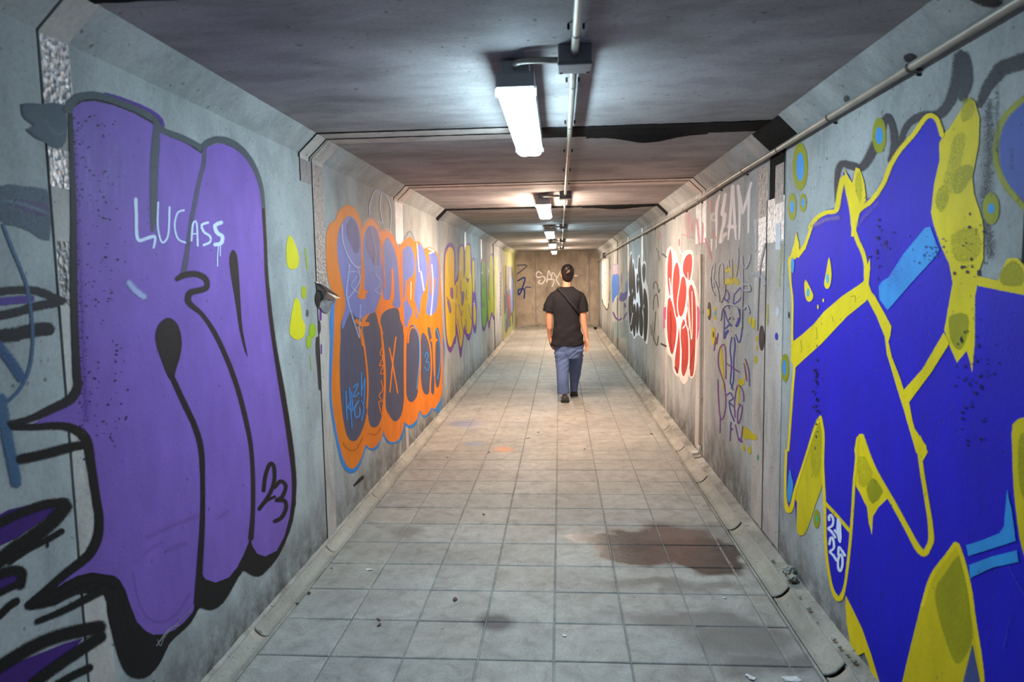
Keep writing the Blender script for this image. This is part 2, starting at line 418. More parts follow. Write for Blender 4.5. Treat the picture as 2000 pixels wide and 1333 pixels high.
def strip_ceil(x0, x1, y0, y1, mat, name, label=None, th=0.0015, jag=0.004, sag=0):
    bm = bmesh.new(); n = max(2, int((x1-x0)/0.03)); R = []
    for i in range(n+1):
        x = x0+(x1-x0)*i/n; ja = random.uniform(-jag, jag); jb = random.uniform(-jag, jag); z = ZC-th
        f = i/n; sg = sag*max(0, math.sin(math.pi*min(1, f*1.0)))**3 + (sag*0.12*noise.noise(Vector((x*5, y0, 0))) if sag else 0)
        R.append([bm.verts.new((x, y0+ja, ZC-0.0001)), bm.verts.new((x, y0+ja+0.002, z)), bm.verts.new((x, (y0+y1)/2, z-sg*0.3)), bm.verts.new((x, y1+jb-0.002, z-sg)), bm.verts.new((x, y1+jb+0.004, z-sg*0.9+0.0004))])
    for a, b in zip(R, R[1:]):
        for k in range(4): bm.faces.new((a[k], a[k+1], b[k+1], b[k]))
    bmesh.ops.recalc_face_normals(bm, faces=bm.faces)
    o = obj(name, bm, mat, CEIL)
    if label: o['label'] = label
    return o
CX0, CX1 = XL+HX, XR-HX
ZH = ZC-HZ
# left joint 0 (nearest, at the picture's left edge)
strip_wall('L', 1.749, 1.855, 0.03, ZH, M_TAPE, 'joint_strip', 'pinkish plaster strip along the nearest joint', haunch=True)
strip_wall('L', 1.749, 1.858, U(82, 205, 'L').z, ZH-0.004, M_FOIL, 'foil_tape', 'bright crumpled foil tape high on the nearest joint', 0.0022, 0.002)
strip_wall('L', 1.749, 1.856, U(90, 362, 'L').z, U(86, 285, 'L').z, M_FOIL, 'foil_tape', 'bright crumpled foil patch on the nearest joint', 0.0022, 0.002)
strip_wall('L', 1.752, 1.825, U(112, 600, 'L').z, U(98, 470, 'L').z, M_FOILD, 'foil_tape', 'pinkish worn foil on the nearest joint', 0.0022, 0.003)
strip_ceil(CX0, CX1, 1.60, 1.83, M_RUBBER, 'joint_strip', 'black strip across the ceiling at the nearest joint', 0.004)
# left joint 1
strip_wall('L', 3.53, 3.695, 2.02, ZH, M_DULL, 'joint_strip', 'dull grey tape beside the joint', 0.0015, 0.003, True)
strip_wall('L', 3.705, 3.87, 1.34, ZH-0.002, M_FOILD, 'foil_tape', 'glittering foil tape at the joint before the orange lettering', 0.0016, 0.002)
strip_wall('L', 3.705, 3.86, 0.03, 1.34, M_TAPE, 'joint_strip', None, 0.0014)
bm_h = lambda y0, y1, m, side, nm, th=0.0018: strip_wall(side, y0, y1, ZH-0.02, ZH, m, nm, None, th, 0.002, True)
bm_h(3.53, 3.695, M_TAPE, 'L', 'joint_strip', 0.0022); bm_h(3.705, 3.88, M_TAPE, 'L', 'joint_strip', 0.0022)
strip_ceil(CX0, -0.13, 3.53, 3.66, M_TAPEL, 'joint_strip', None); strip_ceil(CX0, 0.3, 3.672, 3.80, M_TAPEL, 'joint_strip', None, 0.002)
strip_ceil(-0.13, CX1, 3.56, 3.80, M_RUBBER, 'joint_strip', 'black rubber strip across the ceiling behind the nearest lamp', 0.005, 0.006)
strip_ceil(0.15, 0.80, 3.64, 3.84, M_RUBBER, 'joint_strip', 'sagging loose end of black rubber strip', 0.006, 0.008, 0.035)
bm_h(3.45, 3.90, M_RUBBER, 'R', 'joint_strip', 0.004)
bm_h(3.91, 4.13, M_TAPE, 'R', 'joint_strip', 0.002)
# right joint 1
strip_wall('R', 3.64, 3.93, 0.02, 1.74, M_TAPE, 'joint_strip', None, 0.001)
strip_wall('R', 3.94, 4.17, 0.02, 1.62, M_TAPE, 'joint_strip', None, 0.0012)
strip_wall('R', 3.64, 3.90, U(1525, 385, 'R').z, ZH-0.01, M_RUBBER, 'joint_strip', 'black rubber patch below the pipe', 0.0022, 0.002)
strip_wall('R', 3.655, 3.80, U(1528, 395, 'R').z, U(1528, 318, 'R').z, M_FOILD, 'foil_tape', None, 0.0030, 0.004)
strip_wall('R', 3.64, 3.93, U(1520, 472, 'R').z, U(1520, 385, 'R').z, M_FOIL, 'foil_tape', 'bright foil tape under the black rubber patch', 0.0024, 0.003)
strip_wall('R', 3.93, 4.12, U(1500, 430, 'R').z, U(1490, 325, 'R').z, M_FOILD, 'foil_tape', 'crumpled foil beside the black rubber patch', 0.002, 0.005)
strip_wall('R', 3.95, 4.10, U(1490, 530, 'R').z, U(1490, 425, 'R').z, M_FOIL, 'foil_tape', None, 0.0022, 0.004)
# joint 2
strip_wall('L', 5.59, 5.86, U(785, 478, 'L').z, ZH, M_FOIL, 'foil_tape', 'bright foil tape between the two orange-outlined words', 0.0016, 0.002)
for sd in 'LR':
    bm_h(5.56, 5.69, M_TAPE, sd, 'joint_strip', 0.003); bm_h(5.71, 5.90, M_TAPE, sd, 'joint_strip', 0.003)
strip_wall('L', 5.715, 5.82, 0.03, 1.5, M_TAPE, 'joint_strip')
strip_ceil(CX0, CX1, 5.56, 5.69, M_TAPEL, 'joint_strip'); strip_ceil(CX0, CX1, 5.71, 5.88, M_TAPEL, 'joint_strip', None, 0.002)
strip_wall('R', 5.53, 5.69, U(1369, 475, 'R').z, ZH, M_FOIL, 'foil_tape', 'bright foil tape below the pipe beside the red lettering', 0.0018, 0.002)
strip_wall('R', 5.71, 5.95, U(1369, 475, 'R').z, ZH, M_FOIL, 'foil_tape', None, 0.0018, 0.002)
strip_wall('R', 5.55, 5.69, 0.02, 1.66, M_TAPE, 'joint_strip'); strip_wall('R', 5.71, 5.92, 0.02, 1.66, M_TAPE, 'joint_strip')
def crack(y, xa, xb, sides='LR'):
    strip_ceil(xa, xb, y-0.009, y+0.009, M_RUBBER, 'joint_gap', None, 0.0034, 0.003)
    for sd in sides: bm_h(y-0.008, y+0.008, M_RUBBER, sd, 'joint_gap', 0.007)
crack(3.52, CX0, -0.12, 'L'); crack(3.668, CX0, 0.25, 'L'); crack(5.55, CX0, CX1); crack(5.70, CX0, CX1)
for y in (9.66, 11.66, 13.78, 15.9): crack(y, CX0, CX1)
strip_wall('L', 3.522, 3.536, 2.02, ZH, M_RUBBER, 'joint_gap', None, 0.004); strip_wall('L', 3.692, 3.708, 0.03, ZH, M_RUBBER, 'joint_gap', None, 0.0035)
strip_wall('R', 3.925, 3.942, 0.02, 1.9, M_RUBBER, 'joint_gap', None, 0.0035)
# joint 3
strip_wall('L', 7.50, 7.655, 1.72, ZH, M_DULL, 'joint_strip', None, 0.0016, 0.003, True)
strip_wall('L', 7.665, 7.80, 1.8, ZH, M_FOILD, 'foil_tape', None, 0.0016, 0.002)
for sd in 'LR': bm_h(7.46, 7.64, M_RUBBER, sd, 'joint_strip', 0.003); bm_h(7.67, 7.86, M_DULL, sd, 'joint_strip', 0.003)
strip_ceil(CX0, CX1, 7.48, 7.64, M_RUBBER, 'joint_strip', None, 0.004, 0.012); strip_ceil(CX0, CX1, 7.665, 7.80, M_DULL, 'joint_strip', None, 0.003, 0.012)
strip_ceil(0.25, CX1, 7.60, 7.72, M_RUBBER, 'joint_strip', 'ragged loose black strip at the fourth joint', 0.005, 0.02, 0.02)
strip_wall('R', 7.50, 7.61, 1.2, ZH-0.005, M_DULL, 'joint_strip', None, 0.0016, 0.003); strip_wall('R', 7.63, 7.80, 1.72, ZH-0.005, M_FOILD, 'foil_tape', None, 0.0018, 0.004)
strip_wall('R', 7.48, 7.60, 0.0, 1.2, M_TAPE, 'joint_strip')
# joints 4..7
for i, (y, m) in enumerate(((9.66, M_FOIL), (11.66, M_FOIL), (13.78, M_RUBBER), (15.9, M_TAPE))):
    for sd in 'LR':
        bm_h(y-0.09, y-0.006, M_TAPE if i != 2 else M_RUBBER, sd, 'joint_strip', 0.003)
        strip_wall(sd, y+0.01, y+0.17, 1.62-0.05*i, ZH, m if i != 3 else M_FOILD, 'foil_tape' if i != 2 else 'joint_strip', None, 0.0016, 0.003)
        if i in (2, 3): strip_wall(sd, y+0.006, y+0.15, 0.02, 1.7, M_TAPE if i == 3 else M_RUBBER, 'joint_strip', None, 0.0012, 0.004)
    strip_ceil(CX0, CX1, y-0.10, y-0.006, M_DULL if i < 2 else M_TAPEL, 'joint_strip', None, 0.003, 0.008)
strip_wall('R', 18.4, 18.9, 0.02, ZH, M_TAPE, 'joint_strip'); strip_wall('L', 18.9, 19.4, 0.02, ZH, M_TAPE, 'joint_strip')

# ------------------------------------------------------------------ graffiti: thin coats of paint lying on the wall
FR = {'P': (0, 0, 1), 'C1': (0, 0, .33), 'C2': (0, 440, .33), 'C3': (0, 880, .3399), 'C4': (1340, 0, .33), 'C5': (1340, 440, .33), 'C6': (1340, 880, .3399),
      'D1': (560, 360, .22506), 'D2': (600, 640, .22506), 'D3': (820, 400, .22506), 'D4': (1100, 400, .18), 'D5': (1200, 560, .22506), 'D6': (1260, 340, .22506),
      'E1': (1040, 500, .12), 'E3': (860, 440, .1651), 'E4': (1160, 440, .1651), 'E8': (1360, 560, .2551), 'G3': (860, 560, .11253), 'G4': (1270, 470, .2174),
      'G2': (1360, 350, .1575), 'G1': (600, 520, .075), 'H': (1600, 990, .15625)}
def tr(fr, pts):
    ox, oy, s = FR[fr]; return [(ox+x*s, oy+y*s) for x, y in pts]
def spline(pts, closed, sub):
    n = len(pts); out = []
    if n < 3 or sub < 2: return list(pts)
    for i in range(n if closed else n-1):
        if closed: p = [pts[(i+k-1) % n] for k in range(4)]
        else: p = [pts[max(0, min(n-1, i+k-1))] for k in range(4)]
        for j in range(sub):
            t = j/sub; t2 = t*t; t3 = t2*t
            out.append(tuple(0.5*(2*p[1][a]+(p[2][a]-p[0][a])*t+(2*p[0][a]-5*p[1][a]+4*p[2][a]-p[3][a])*t2+(3*p[1][a]-p[0][a]-3*p[2][a]+p[3][a])*t3) for a in range(len(pts[0]))))
    if not closed: out.append(tuple(pts[-1]))
    return out
def pcol(c):
    l = lin(c); m = sum(l)/3
    k = 0.95 if min(l) > 0.5 else 0.74
    return tuple(max(0.003, (m+(v-m)*1.22)*k) for v in l)
class Paint:
    def __init__(s, side, name, label, fr='P', base=0.0013):
        s.side, s.name, s.label, s.fr, s.off = side, name, label, fr, base
        s.v, s.c, s.f = [], [], []; s.inc = 0.00004
    def F(s, fr): s.fr = fr; return s
    def _v(s, p, col, a, e=0.0): s.v.append(U(p[0], p[1], s.side, s.off+e)); s.c.append((*col, a)); return len(s.v)-1
    def fill(s, col, pts, sub=4, a=1.0, edge=0, raw=False):
        col = pcol(col); q = pts if raw else tr(s.fr, pts); q = spline(q, True, sub)
        s.off += s.inc
        tri = tessellate_polygon([[Vector((x, y, 0)) for x, y in q]])
        ids = [s._v(p, col, a) for p in q]
        for t in tri: s.f.append([ids[k] for k in t])
        if edge: s._rib(q+[q[0]], [edge]*(len(q)+1), col, a, 0.95)
        return s
    def ell(s, col, x, y, rx, ry, a=1.0, edge=0, n=14, rot=0):
        cr, sr = math.cos(rot), math.sin(rot)
        return s.fill(col, [(x+rx*math.cos(k*math.tau/n)*cr-ry*math.sin(k*math.tau/n)*sr, y+rx*math.cos(k*math.tau/n)*sr+ry*math.sin(k*math.tau/n)*cr) for k in range(n)], 2, a, edge)
    def line(s, col, pts, w, sub=5, a=1.0, soft=0.35, closed=False):
        """pts may carry their own width as third value; widths in photo pixels"""
        col = pcol(col); sc_ = FR[s.fr][2]; ox, oy, _ = FR[s.fr]
        q = [(ox+p[0]*sc_, oy+p[1]*sc_, (p[2] if len(p) > 2 else w)) for p in pts]
        if closed: q = spline(q, True, sub); q.append(q[0])
        else: q = spline(q, False, sub)
        s.off += s.inc
        s._rib([(x, y) for x, y, _ in q], [k[2] for k in q], col, a, soft); return s
    def _rib(s, q, ws, col, a, soft):
        n = len(q); rows = []
        for i in range(n):
            x0, y0 = q[max(0, i-1)]; x1, y1 = q[min(n-1, i+1)]
            dx, dy = x1-x0, y1-y0; L = math.hypot(dx, dy) or 1e-6; nx, ny = -dy/L, dx/L
            h = ws[i]/2; si = h*(1-soft); so = h*(1+soft*0.6)
            P = [(q[i][0]+nx*k, q[i][1]+ny*k) for k in (so, si, -si, -so)]
            e = 8e-6+(i % 8)*3e-6       # neighbouring rows never lie exactly in one plane where a stroke turns over itself
            rows.append([s._v(P[0], col, 0, e), s._v(P[1], col, a, e), s._v(P[2], col, a, e), s._v(P[3], col, 0, e)])
        for A, B in zip(rows, rows[1:]):
            for k in range(3): s.f.append([A[k], A[k+1], B[k+1], B[k]])
        for e, j in ((0, 1), (n-1, n-2)):                          # round ends
            dx, dy = q[e][0]-q[j][0], q[e][1]-q[j][1]; L = math.hypot(dx, dy) or 1e-6; dx, dy = dx/L, dy/L; h = ws[e]/2
            cx, cy = q[e]; ee = 8e-6+(e % 8)*3e-6; ci = s._v((cx, cy), col, a, ee); pi = po = None
            for k in range(9):
                t = -math.pi/2+math.pi*k/8; ux, uy = dx*math.cos(t)-dy*math.sin(t), dx*math.sin(t)+dy*math.cos(t)
                i1 = s._v((cx+ux*h*(1-soft), cy+uy*h*(1-soft)), col, a, ee); o1 = s._v((cx+ux*h*(1+soft*.6), cy+uy*h*(1+soft*.6)), col, 0, ee)
                if pi is not None: s.f.append([ci, pi, i1]); s.f.append([pi, po, o1, i1])
                pi, po = i1, o1
    def done(s, parent):
        me = bpy.data.meshes.new(s.name); me.from_pydata([tuple(v) for v in s.v], [], s.f)
        n = {'L': Vector((1, 0, 0)), 'R': Vector((-1, 0, 0)), 'B': Vector((0, -1, 0))}[s.side]
        at_ = me.color_attributes.new('Col', 'FLOAT_COLOR', 'POINT')
        for i, c in enumerate(s.c): at_.data[i].color = c
        bm = bmesh.new(); bm.from_mesh(me); bm.normal_update()
        for f in bm.faces:
            if f.normal.dot(n) < 0: f.normal_flip()
        bm.to_mesh(me); bm.free()
        o = link(s.name, me, M_PAINT, parent); o['label'] = s.label; return o

INK = (6, 4, 8); PUR = (138, 110, 186); GRY = (84, 90, 96)
# ---- left wall: the sprayed marks before the first joint
g = Paint('L', 'graffiti_marks', 'blurred black, purple and dusty blue sprayed strokes at the left edge of the picture')
g.fill((96, 106, 118), [(0, 366), (45, 366), (90, 372), (95, 400), (96, 470), (60, 452), (30, 440), (0, 430)], 2, .8, 4)
g.fill((96, 84, 116), [(30, 392), (90, 400), (92, 420), (50, 412)], 2, .9, 3); g.line((120, 134, 146), [(0, 392), (40, 398), (90, 415)], 8, a=.7)
g.fill((84, 94, 104), [(43, 206), (62, 203), (81, 205), (126, 207), (128, 275), (110, 290), (86, 276), (56, 256), (66, 246), (47, 228)], 2, .95, 3)
g.line((52, 60, 70), [(43, 206), (47, 228), (68, 244)], 5); g.line((52, 60, 70), [(54, 254), (70, 268), (84, 274)], 5)
g.line((120, 130, 142), [(88, 236), (110, 262), (126, 258)], 6, a=.6)
g.line((100, 78, 150), [(-6, 590), (60, 584)], 16)
g.F('C2').line((40, 38, 44), [(-20, 395), (100, 385), (220, 390), (370, 450)], 16).line((40, 38, 44), [(-20, 540), (100, 515), (220, 480), (340, 460)], 18)
g.line((34, 32, 40), [(-20, 660), (100, 645), (200, 620), (285, 615)], 27)
g.line((86, 112, 140), [(20, 0), (70, 130), (120, 250), (165, 380), (190, 560), (195, 700), (175, 850), (120, 970), (50, 1040), (-10, 1062)], 7, a=.9)
g.line((80, 104, 140), [(-20, 700), (60, 800), (125, 900)], 22, a=.8)
g.F('P').line((88, 116, 146), [(2, 780), (12, 840), (22, 890), (32, 942)], 24, a=.85)
g.F('C3')
g.fill((76, 48, 120), [(-20, 380), (150, 320), (370, 290), (250, 400), (-20, 560)], 2).fill((76, 48, 120), [(-10, 1333), (-10, 1270), (200, 1180), (480, 1080), (300, 1250), (180, 1345)], 2).fill((70, 45, 112), [(-10, 700), (120, 690), (60, 800), (-10, 830)], 2)
g.line(INK, [(-20, 430), (100, 370), (250, 315), (375, 300)], 20).line(INK, [(375, 325), (300, 410), (200, 490), (80, 570), (-20, 650)], 30)
g.line(INK, [(355, 465), (280, 510), (180, 560), (60, 640)], 13).line(INK, [(275, 520), (275, 552)], 5).line(INK, [(-20, 720), (60, 695), (125, 700), (118, 770)], 22).line(INK, [(-20, 830), (60, 790), (118, 760)], 14)
g.line(INK, [(95, 868), (50, 900), (-20, 970)], 16).line(INK, [(-30, 1262), (100, 1180), (250, 1100), (400, 1050), (575, 1015)], 27).line(INK, [(190, 1345), (300, 1260), (430, 1170), (580, 1070)], 24)
g.line(INK, [(330, 1345), (430, 1290), (515, 1250)], 16)
g.done(WL)
# ---- left wall: the big purple letters
g = Paint('L', 'graffiti_lettering', 'huge purple bubble letters with thick black outline and small white name tag', base=0.0019)
blk = [(142, 200), (139, 300), (143, 400), (141, 480), (142, 600), (144, 735), (150, 760)] + [(165, 850), (172, 900), (188, 960), (190, 1010), (180, 1075), (150, 1105), (105, 1140), (66, 1172), (51, 1183), (60, 1190), (110, 1180), (150, 1160), (204, 1160), (212, 1200), (221, 1237), (235, 1288), (250, 1316), (270, 1324), (292, 1318), (313, 1293), (330, 1257), (350, 1237), (372, 1216), (384, 1194), (391, 1186), (402, 1189), (416, 1190), (436, 1176), (455, 1145), (474, 1114), (489, 1121), (506, 1125), (520, 1114), (540, 1091), (557, 1057), (571, 1016), (577, 965), (577, 925), (570, 860), (556, 770), (536, 660), (523, 560), (518, 440), (510, 370), (485, 310), (440, 283), (400, 290), (330, 268), (300, 240), (230, 205), (180, 192)]
g.F('P').fill(INK, blk, 2, 1, 4, raw=True)
pm_ = [(139, 214), (160, 200), (185, 198), (220, 206), (262, 222), (300, 244), (330, 268), (362, 280), (392, 300), (410, 285), (432, 280), (457, 290), (477, 305), (496, 335), (508, 375), (514, 430), (517, 500), (521, 560), (530, 640), (543, 720), (554, 790), (562, 850), (568, 900), (571, 960), (565, 1010), (555, 1048), (540, 1076), (518, 1087), (503, 1082), (494, 1068), (489, 1052), (484, 1062), (476, 1082), (463, 1108), (447, 1128), (421, 1138), (402, 1132), (393, 1118), (390, 1100), (388, 1125), (384, 1170), (376, 1196), (360, 1215), (340, 1231), (320, 1239), (299, 1240), (284, 1232), (268, 1215), (255, 1182), (245, 1152), (234, 1133), (222, 1124), (204, 1122), (180, 1118), (150, 1125), (125, 1138), (112, 1148), (120, 1136), (150, 1110), (183, 1085), (200, 1055), (202, 1005), (193, 955), (184, 905), (172, 862), (162, 846), (150, 838), (110, 831), (60, 831), (100, 808), (140, 790), (152, 775), (156, 755), (152, 725), (150, 650), (148, 560), (146, 473), (143, 400), (140, 300)]
g.fill(PUR, pm_, 1, 1, 1.5, raw=True)
g.line((96, 60, 140), [(146, 300), (150, 420), (158, 560), (162, 700), (168, 820)], 14, a=.55, soft=.9)       # flaked dark edge
random.seed(3); g.inc = 0
for k in range(330):
    yy = random.uniform(225, 900); xx = 144+random.random()**3.2*95+(yy-230)*0.02
    g.ell((50, 32, 78), xx, yy, random.uniform(.7, 4.2), random.uniform(.5, 2.6), a=.9, n=6, rot=random.uniform(-.5, .5))
for k in range(26): x_ = random.uniform(165, 245); y_ = random.uniform(235, 400); g.line((150, 140, 200), [(x_, y_), (x_+random.uniform(-4, 4), y_+random.uniform(15, 60))], random.uniform(2, 8), a=.35, soft=.9)
g.inc = 0.00004
g.line((100, 66, 158), [(206, 184), (240, 194), (285, 212), (312, 230), (319, 246)], 7, a=.9)
g.line(GRY, [(134, 212, 20), (150, 192, 16), (185, 186, 14), (225, 197, 13), (270, 215, 13), (300, 232, 13), (316, 254, 13), (350, 267, 13), (385, 284, 12), (393, 291, 12), (405, 280, 13), (425, 273, 14), (450, 278, 14), (475, 296, 13), (497, 328, 11), (511, 370, 9), (516, 430, 8)], 13, a=.97, soft=.3)
g.line((22, 16, 24), [(514, 410, 6), (518, 470, 7), (521, 540, 8), (530, 630, 9), (543, 720, 9), (556, 800, 9), (566, 870, 8), (573, 930, 8), (574, 985, 9)], 9)
g.line((34, 30, 36), [(138, 225, 9), (141, 320, 10), (144, 420, 12), (144, 520, 15), (146, 620, 15), (150, 720, 16), (152, 755, 18), (138, 780, 20), (100, 800, 18), (60, 818, 14), (20, 828, 12)], 14, soft=.25)
g.line(INK, [(24, 834, 12), (70, 834, 13), (120, 832, 15), (152, 842, 18), (170, 862, 20), (178, 905, 18), (187, 965, 17), (194, 1015, 18), (190, 1052, 20), (172, 1086, 20), (130, 1120, 18), (90, 1154, 16), (56, 1180, 12)], 15, soft=.25)
g.line(INK, [(41, 897, 20), (85, 888, 20), (130, 876, 20), (165, 868, 16)], 20).line(INK, [(56, 1182, 14), (100, 1165, 14), (150, 1140, 16), (190, 1130, 16), (222, 1138, 20)], 16).line(INK, [(74, 1214, 12), (120, 1195, 14), (165, 1172, 16), (206, 1150, 18)], 15)
g.line((88, 92, 98), [(306, 240, 12), (304, 280, 17), (301, 330, 17), (300, 380, 16), (299, 430, 12), (298, 450, 8)], 16, a=.9, soft=.45)
g.line((92, 88, 110), [(399, 290, 9), (398, 320, 9), (390, 350, 9), (382, 390, 9), (375, 425, 9), (370, 460, 9), (365, 495, 10), (359, 532, 12)], 10, a=.92)
g.line((34, 29, 33), [(346, 545, 10), (362, 537, 13), (385, 536, 12), (402, 546, 12), (403, 562, 12), (388, 568, 12), (372, 572, 13), (367, 585, 13), (373, 596, 12), (395, 615, 9), (420, 652, 10), (445, 706, 10), (465, 762, 10), (480, 820, 10), (490, 872, 9), (494, 930, 9), (494, 1000, 9), (490, 1052, 11)], 11)
g.F('C2').fill((34, 29, 32), [(1000, 553), (1048, 590), (1072, 680), (1064, 770), (1040, 850), (1025, 905), (1000, 900), (965, 815), (930, 715), (924, 640), (950, 580)], 4, 1, 3)
g.F('P').line((26, 20, 25), [(333, 730, 11), (358, 785, 12), (380, 832, 12), (393, 880, 12), (396, 950, 10), (395, 1030, 11), (390, 1110, 13), (386, 1180, 16)], 11)
g.F('C2').fill((34, 29, 33), [(1375, 150), (1400, 180), (1412, 300), (1424, 500), (1434, 620), (1464, 780), (1424, 640), (1395, 450), (1360, 230)], 3, 1, 2)
g.F('C3').line(INK, [(1515, 232), (1525, 150), (1552, 78), (1575, 100), (1575, 180), (1545, 260), (1490, 338)], 8).line(INK, [(1490, 338), (1535, 290), (1578, 268)], 6)
g.line(INK, [(1580, 212), (1612, 178), (1642, 205), (1625, 262), (1590, 288)], 8).line(INK, [(1590, 288), (1635, 290), (1645, 330), (1620, 385), (1580, 408)], 8)
WH = (206, 214, 232)
g.F('P').line(WH, [(265, 390, 8), (266, 420, 7), (267, 458, 7), (272, 470, 7), (286, 466, 7), (300, 462, 7), (303, 468, 5), (300, 484, 4)], 7)
g.line(WH, [(309, 396), (308, 440), (314, 470), (322, 472), (329, 455), (331, 405)], 4).line(WH, [(359, 411), (347, 416), (341, 440), (347, 466), (362, 474)], 4, a=.85).line(WH, [(374, 470), (377, 438), (384, 436), (386, 480)], 4).line(WH, [(374, 457), (386, 457)], 3)
g.line(WH, [(406, 435), (394, 440), (398, 453), (410, 462), (410, 473), (398, 479)], 5).line(WH, [(432, 435), (420, 441), (424, 455), (434, 462), (432, 475), (420, 478)], 8).line(WH, [(427, 478), (425, 500), (425, 520)], 2.2).line(WH, [(431, 470), (430, 500)], 2)
g.line((186, 192, 228), [(252, 553), (265, 568), (281, 580)], 13, soft=.6)
g.line((150, 120, 190), [(288, 1050), (330, 1030), (385, 1008)], 9, a=.5, soft=.9).line((150, 120, 190), [(285, 1082), (300, 1068), (318, 1060)], 6, a=.5, soft=.9).line((150, 120, 190), [(430, 1010), (446, 1000)], 10, a=.45, soft=.9).line((150, 120, 190), [(330, 1075), (365, 1060)], 10, a=.45, soft=.9)
g.line((150, 120, 190), [(262, 1120), (275, 1180), (300, 1212), (340, 1205), (372, 1160)], 6, a=.4, soft=.9).line((176, 170, 170), [(306, 1262), (330, 1230), (350, 1222)], 2).line((160, 155, 155), [(308, 1250), (314, 1262), (325, 1240), (374, 1190)], 1.5)
g.done(WL)
# ---- drips between the purple letters and the joint
g = Paint('L', 'paint_drips', 'yellow and green paint blobs running down between purple letters and joint')
YE = (226, 214, 40); GRN = (170, 194, 60)
g.F('C2').fill(YE, [(1715, 65), (1738, 100), (1765, 180), (1760, 245), (1725, 258), (1702, 230), (1700, 120)], 4, 1, 3).fill(YE, [(1752, 435), (1775, 470), (1785, 550), (1803, 600), (1795, 655), (1758, 675), (1720, 645), (1722, 580), (1735, 500)], 4, 1, 3)
g.ell((190, 196, 60), 1798, 398, 13, 36, a=.95, edge=2).ell(GRN, 1828, 690, 12, 40, a=.9, edge=2).line(GRN, [(1808, 140), (1820, 260)], 3, a=.8).ell(GRN, 1850, 625, 18, 40, a=.8, edge=3).line(GRN, [(1835, 770), (1843, 860)], 2, a=.7)
g.ell((90, 100, 100), 1820, 522, 8, 20, a=.6, edge=2).ell((48, 44, 48), 1890, 605, 8, 38, edge=1).line((48, 44, 48), [(1880, 670, 7), (1880, 740, 8), (1886, 860, 5), (1894, 970, 5)], 6).line((120, 70, 160), [(1898, 490), (1897, 560)], 5, a=.8).line((110, 70, 160), [(1902, 710), (1902, 760)], 3, a=.8)
g.done(WL)
# ---- left wall: orange and blue lettering across the second joint
OR = (238, 142, 66); NAV = (84, 88, 112); LB = (128, 140, 206); SK = (84, 146, 214); HAZ = (190, 200, 232)
g = Paint('L', 'graffiti_lettering', 'orange-outlined blue and slate bubble letters running across the joint on the left wall')
out = tr('D1', [(345, 560), (352, 420), (380, 345), (428, 312), (450, 240), (510, 190), (560, 192), (610, 240), (640, 320), (658, 380), (690, 330), (722, 300), (768, 320), (800, 380), (815, 405), (860, 395), (905, 425), (945, 495), (972, 560), (1000, 515), (1070, 460), (1105, 500), (1150, 505), (1190, 565), (1230, 550), (1290, 580), (1320, 660), (1330, 800)]) + tr('D2', [(1172, 100), (1175, 300), (1168, 480), (1162, 590), (1130, 665), (1100, 705), (1080, 685), (1058, 725), (1030, 755), (1000, 752), (975, 705), (950, 792), (900, 842), (860, 832), (842, 805), (832, 860), (800, 958), (760, 988), (715, 985), (680, 940), (662, 885), (640, 960), (590, 1032), (540, 1042), (505, 1012), (470, 1120), (425, 1200), (380, 1222), (338, 1180), (300, 1080), (260, 900), (226, 700), (214, 500), (224, 300), (236, 60)]) + tr('D1', [(420, 1050), (430, 1000), (385, 900), (356, 780)])
blu = tr('D1', [(395, 1040)]) + tr('D2', [(208, 100), (196, 400), (205, 700), (245, 920), (285, 1120), (330, 1230), (390, 1262), (445, 1215), (490, 1090), (512, 1040), (560, 1062), (612, 1042), (655, 930), (700, 1000), (765, 1005), (825, 960), (852, 850), (892, 872), (945, 835), (975, 730), (1015, 780), (1065, 745), (1082, 705), (1115, 715), (1160, 650)]) + tr('D1', [(1300, 900), (600, 700)])
g.fill(SK, blu, 2, 1, 3, raw=True).fill(OR, out, 2, 1, 2.5, raw=True)
def lobe(top, bot, colt, colb, split=None):
    g.fill(colb, top+bot, 3, 1, 1.5, raw=True)
T = lambda p: tr('D1', p); B_ = lambda p: tr('D2', p)
# slate lower bodies
g.fill(NAV, T([(470, 1230), (500, 1130), (560, 1100), (640, 1150), (650, 1230)]) + B_([(470, 60), (500, 250), (526, 450), (520, 700), (490, 850), (445, 955), (400, 987), (350, 950), (318, 820), (292, 600), (283, 300), (292, 100)]), 3, 1, 1, raw=True)
g.fill(NAV, T([(690, 1180), (740, 1110), (770, 1120), (790, 1200)]) + B_([(635, 40), (655, 200), (664, 400), (662, 600), (650, 750), (620, 840), (580, 868), (542, 835), (525, 700), (520, 450), (500, 200), (478, 40)]), 3, 1, 1, raw=True)
g.fill(NAV, T([(815, 1180), (860, 1100), (960, 1080), (985, 1180)]) + B_([(838, 40), (842, 300), (838, 600), (815, 760), (760, 815), (708, 750), (682, 670), (686, 400), (665, 120)]), 3, 1, 1, raw=True)
for P_ in ([(905, -20), (945, 30), (972, 150), (976, 350), (960, 560), (930, 630), (900, 647), (868, 610), (858, 480), (860, 250), (872, 60)], [(1020, 60), (1048, 120), (1070, 260), (1072, 450), (1056, 560), (1035, 582), (1005, 550), (988, 430), (985, 180), (995, 60)],
           [(1130, 0), (1152, 80), (1160, 250), (1153, 430), (1135, 520), (1115, 480), (1105, 250), (1110, 60)], [(1075, 60), (1090, 200), (1102, 420), (1100, 560), (1088, 580), (1076, 540), (1080, 380), (1068, 160), (1045, 20), (1060, 0)]):
    g.fill(NAV, B_(P_), 3, 1, .8, raw=True)
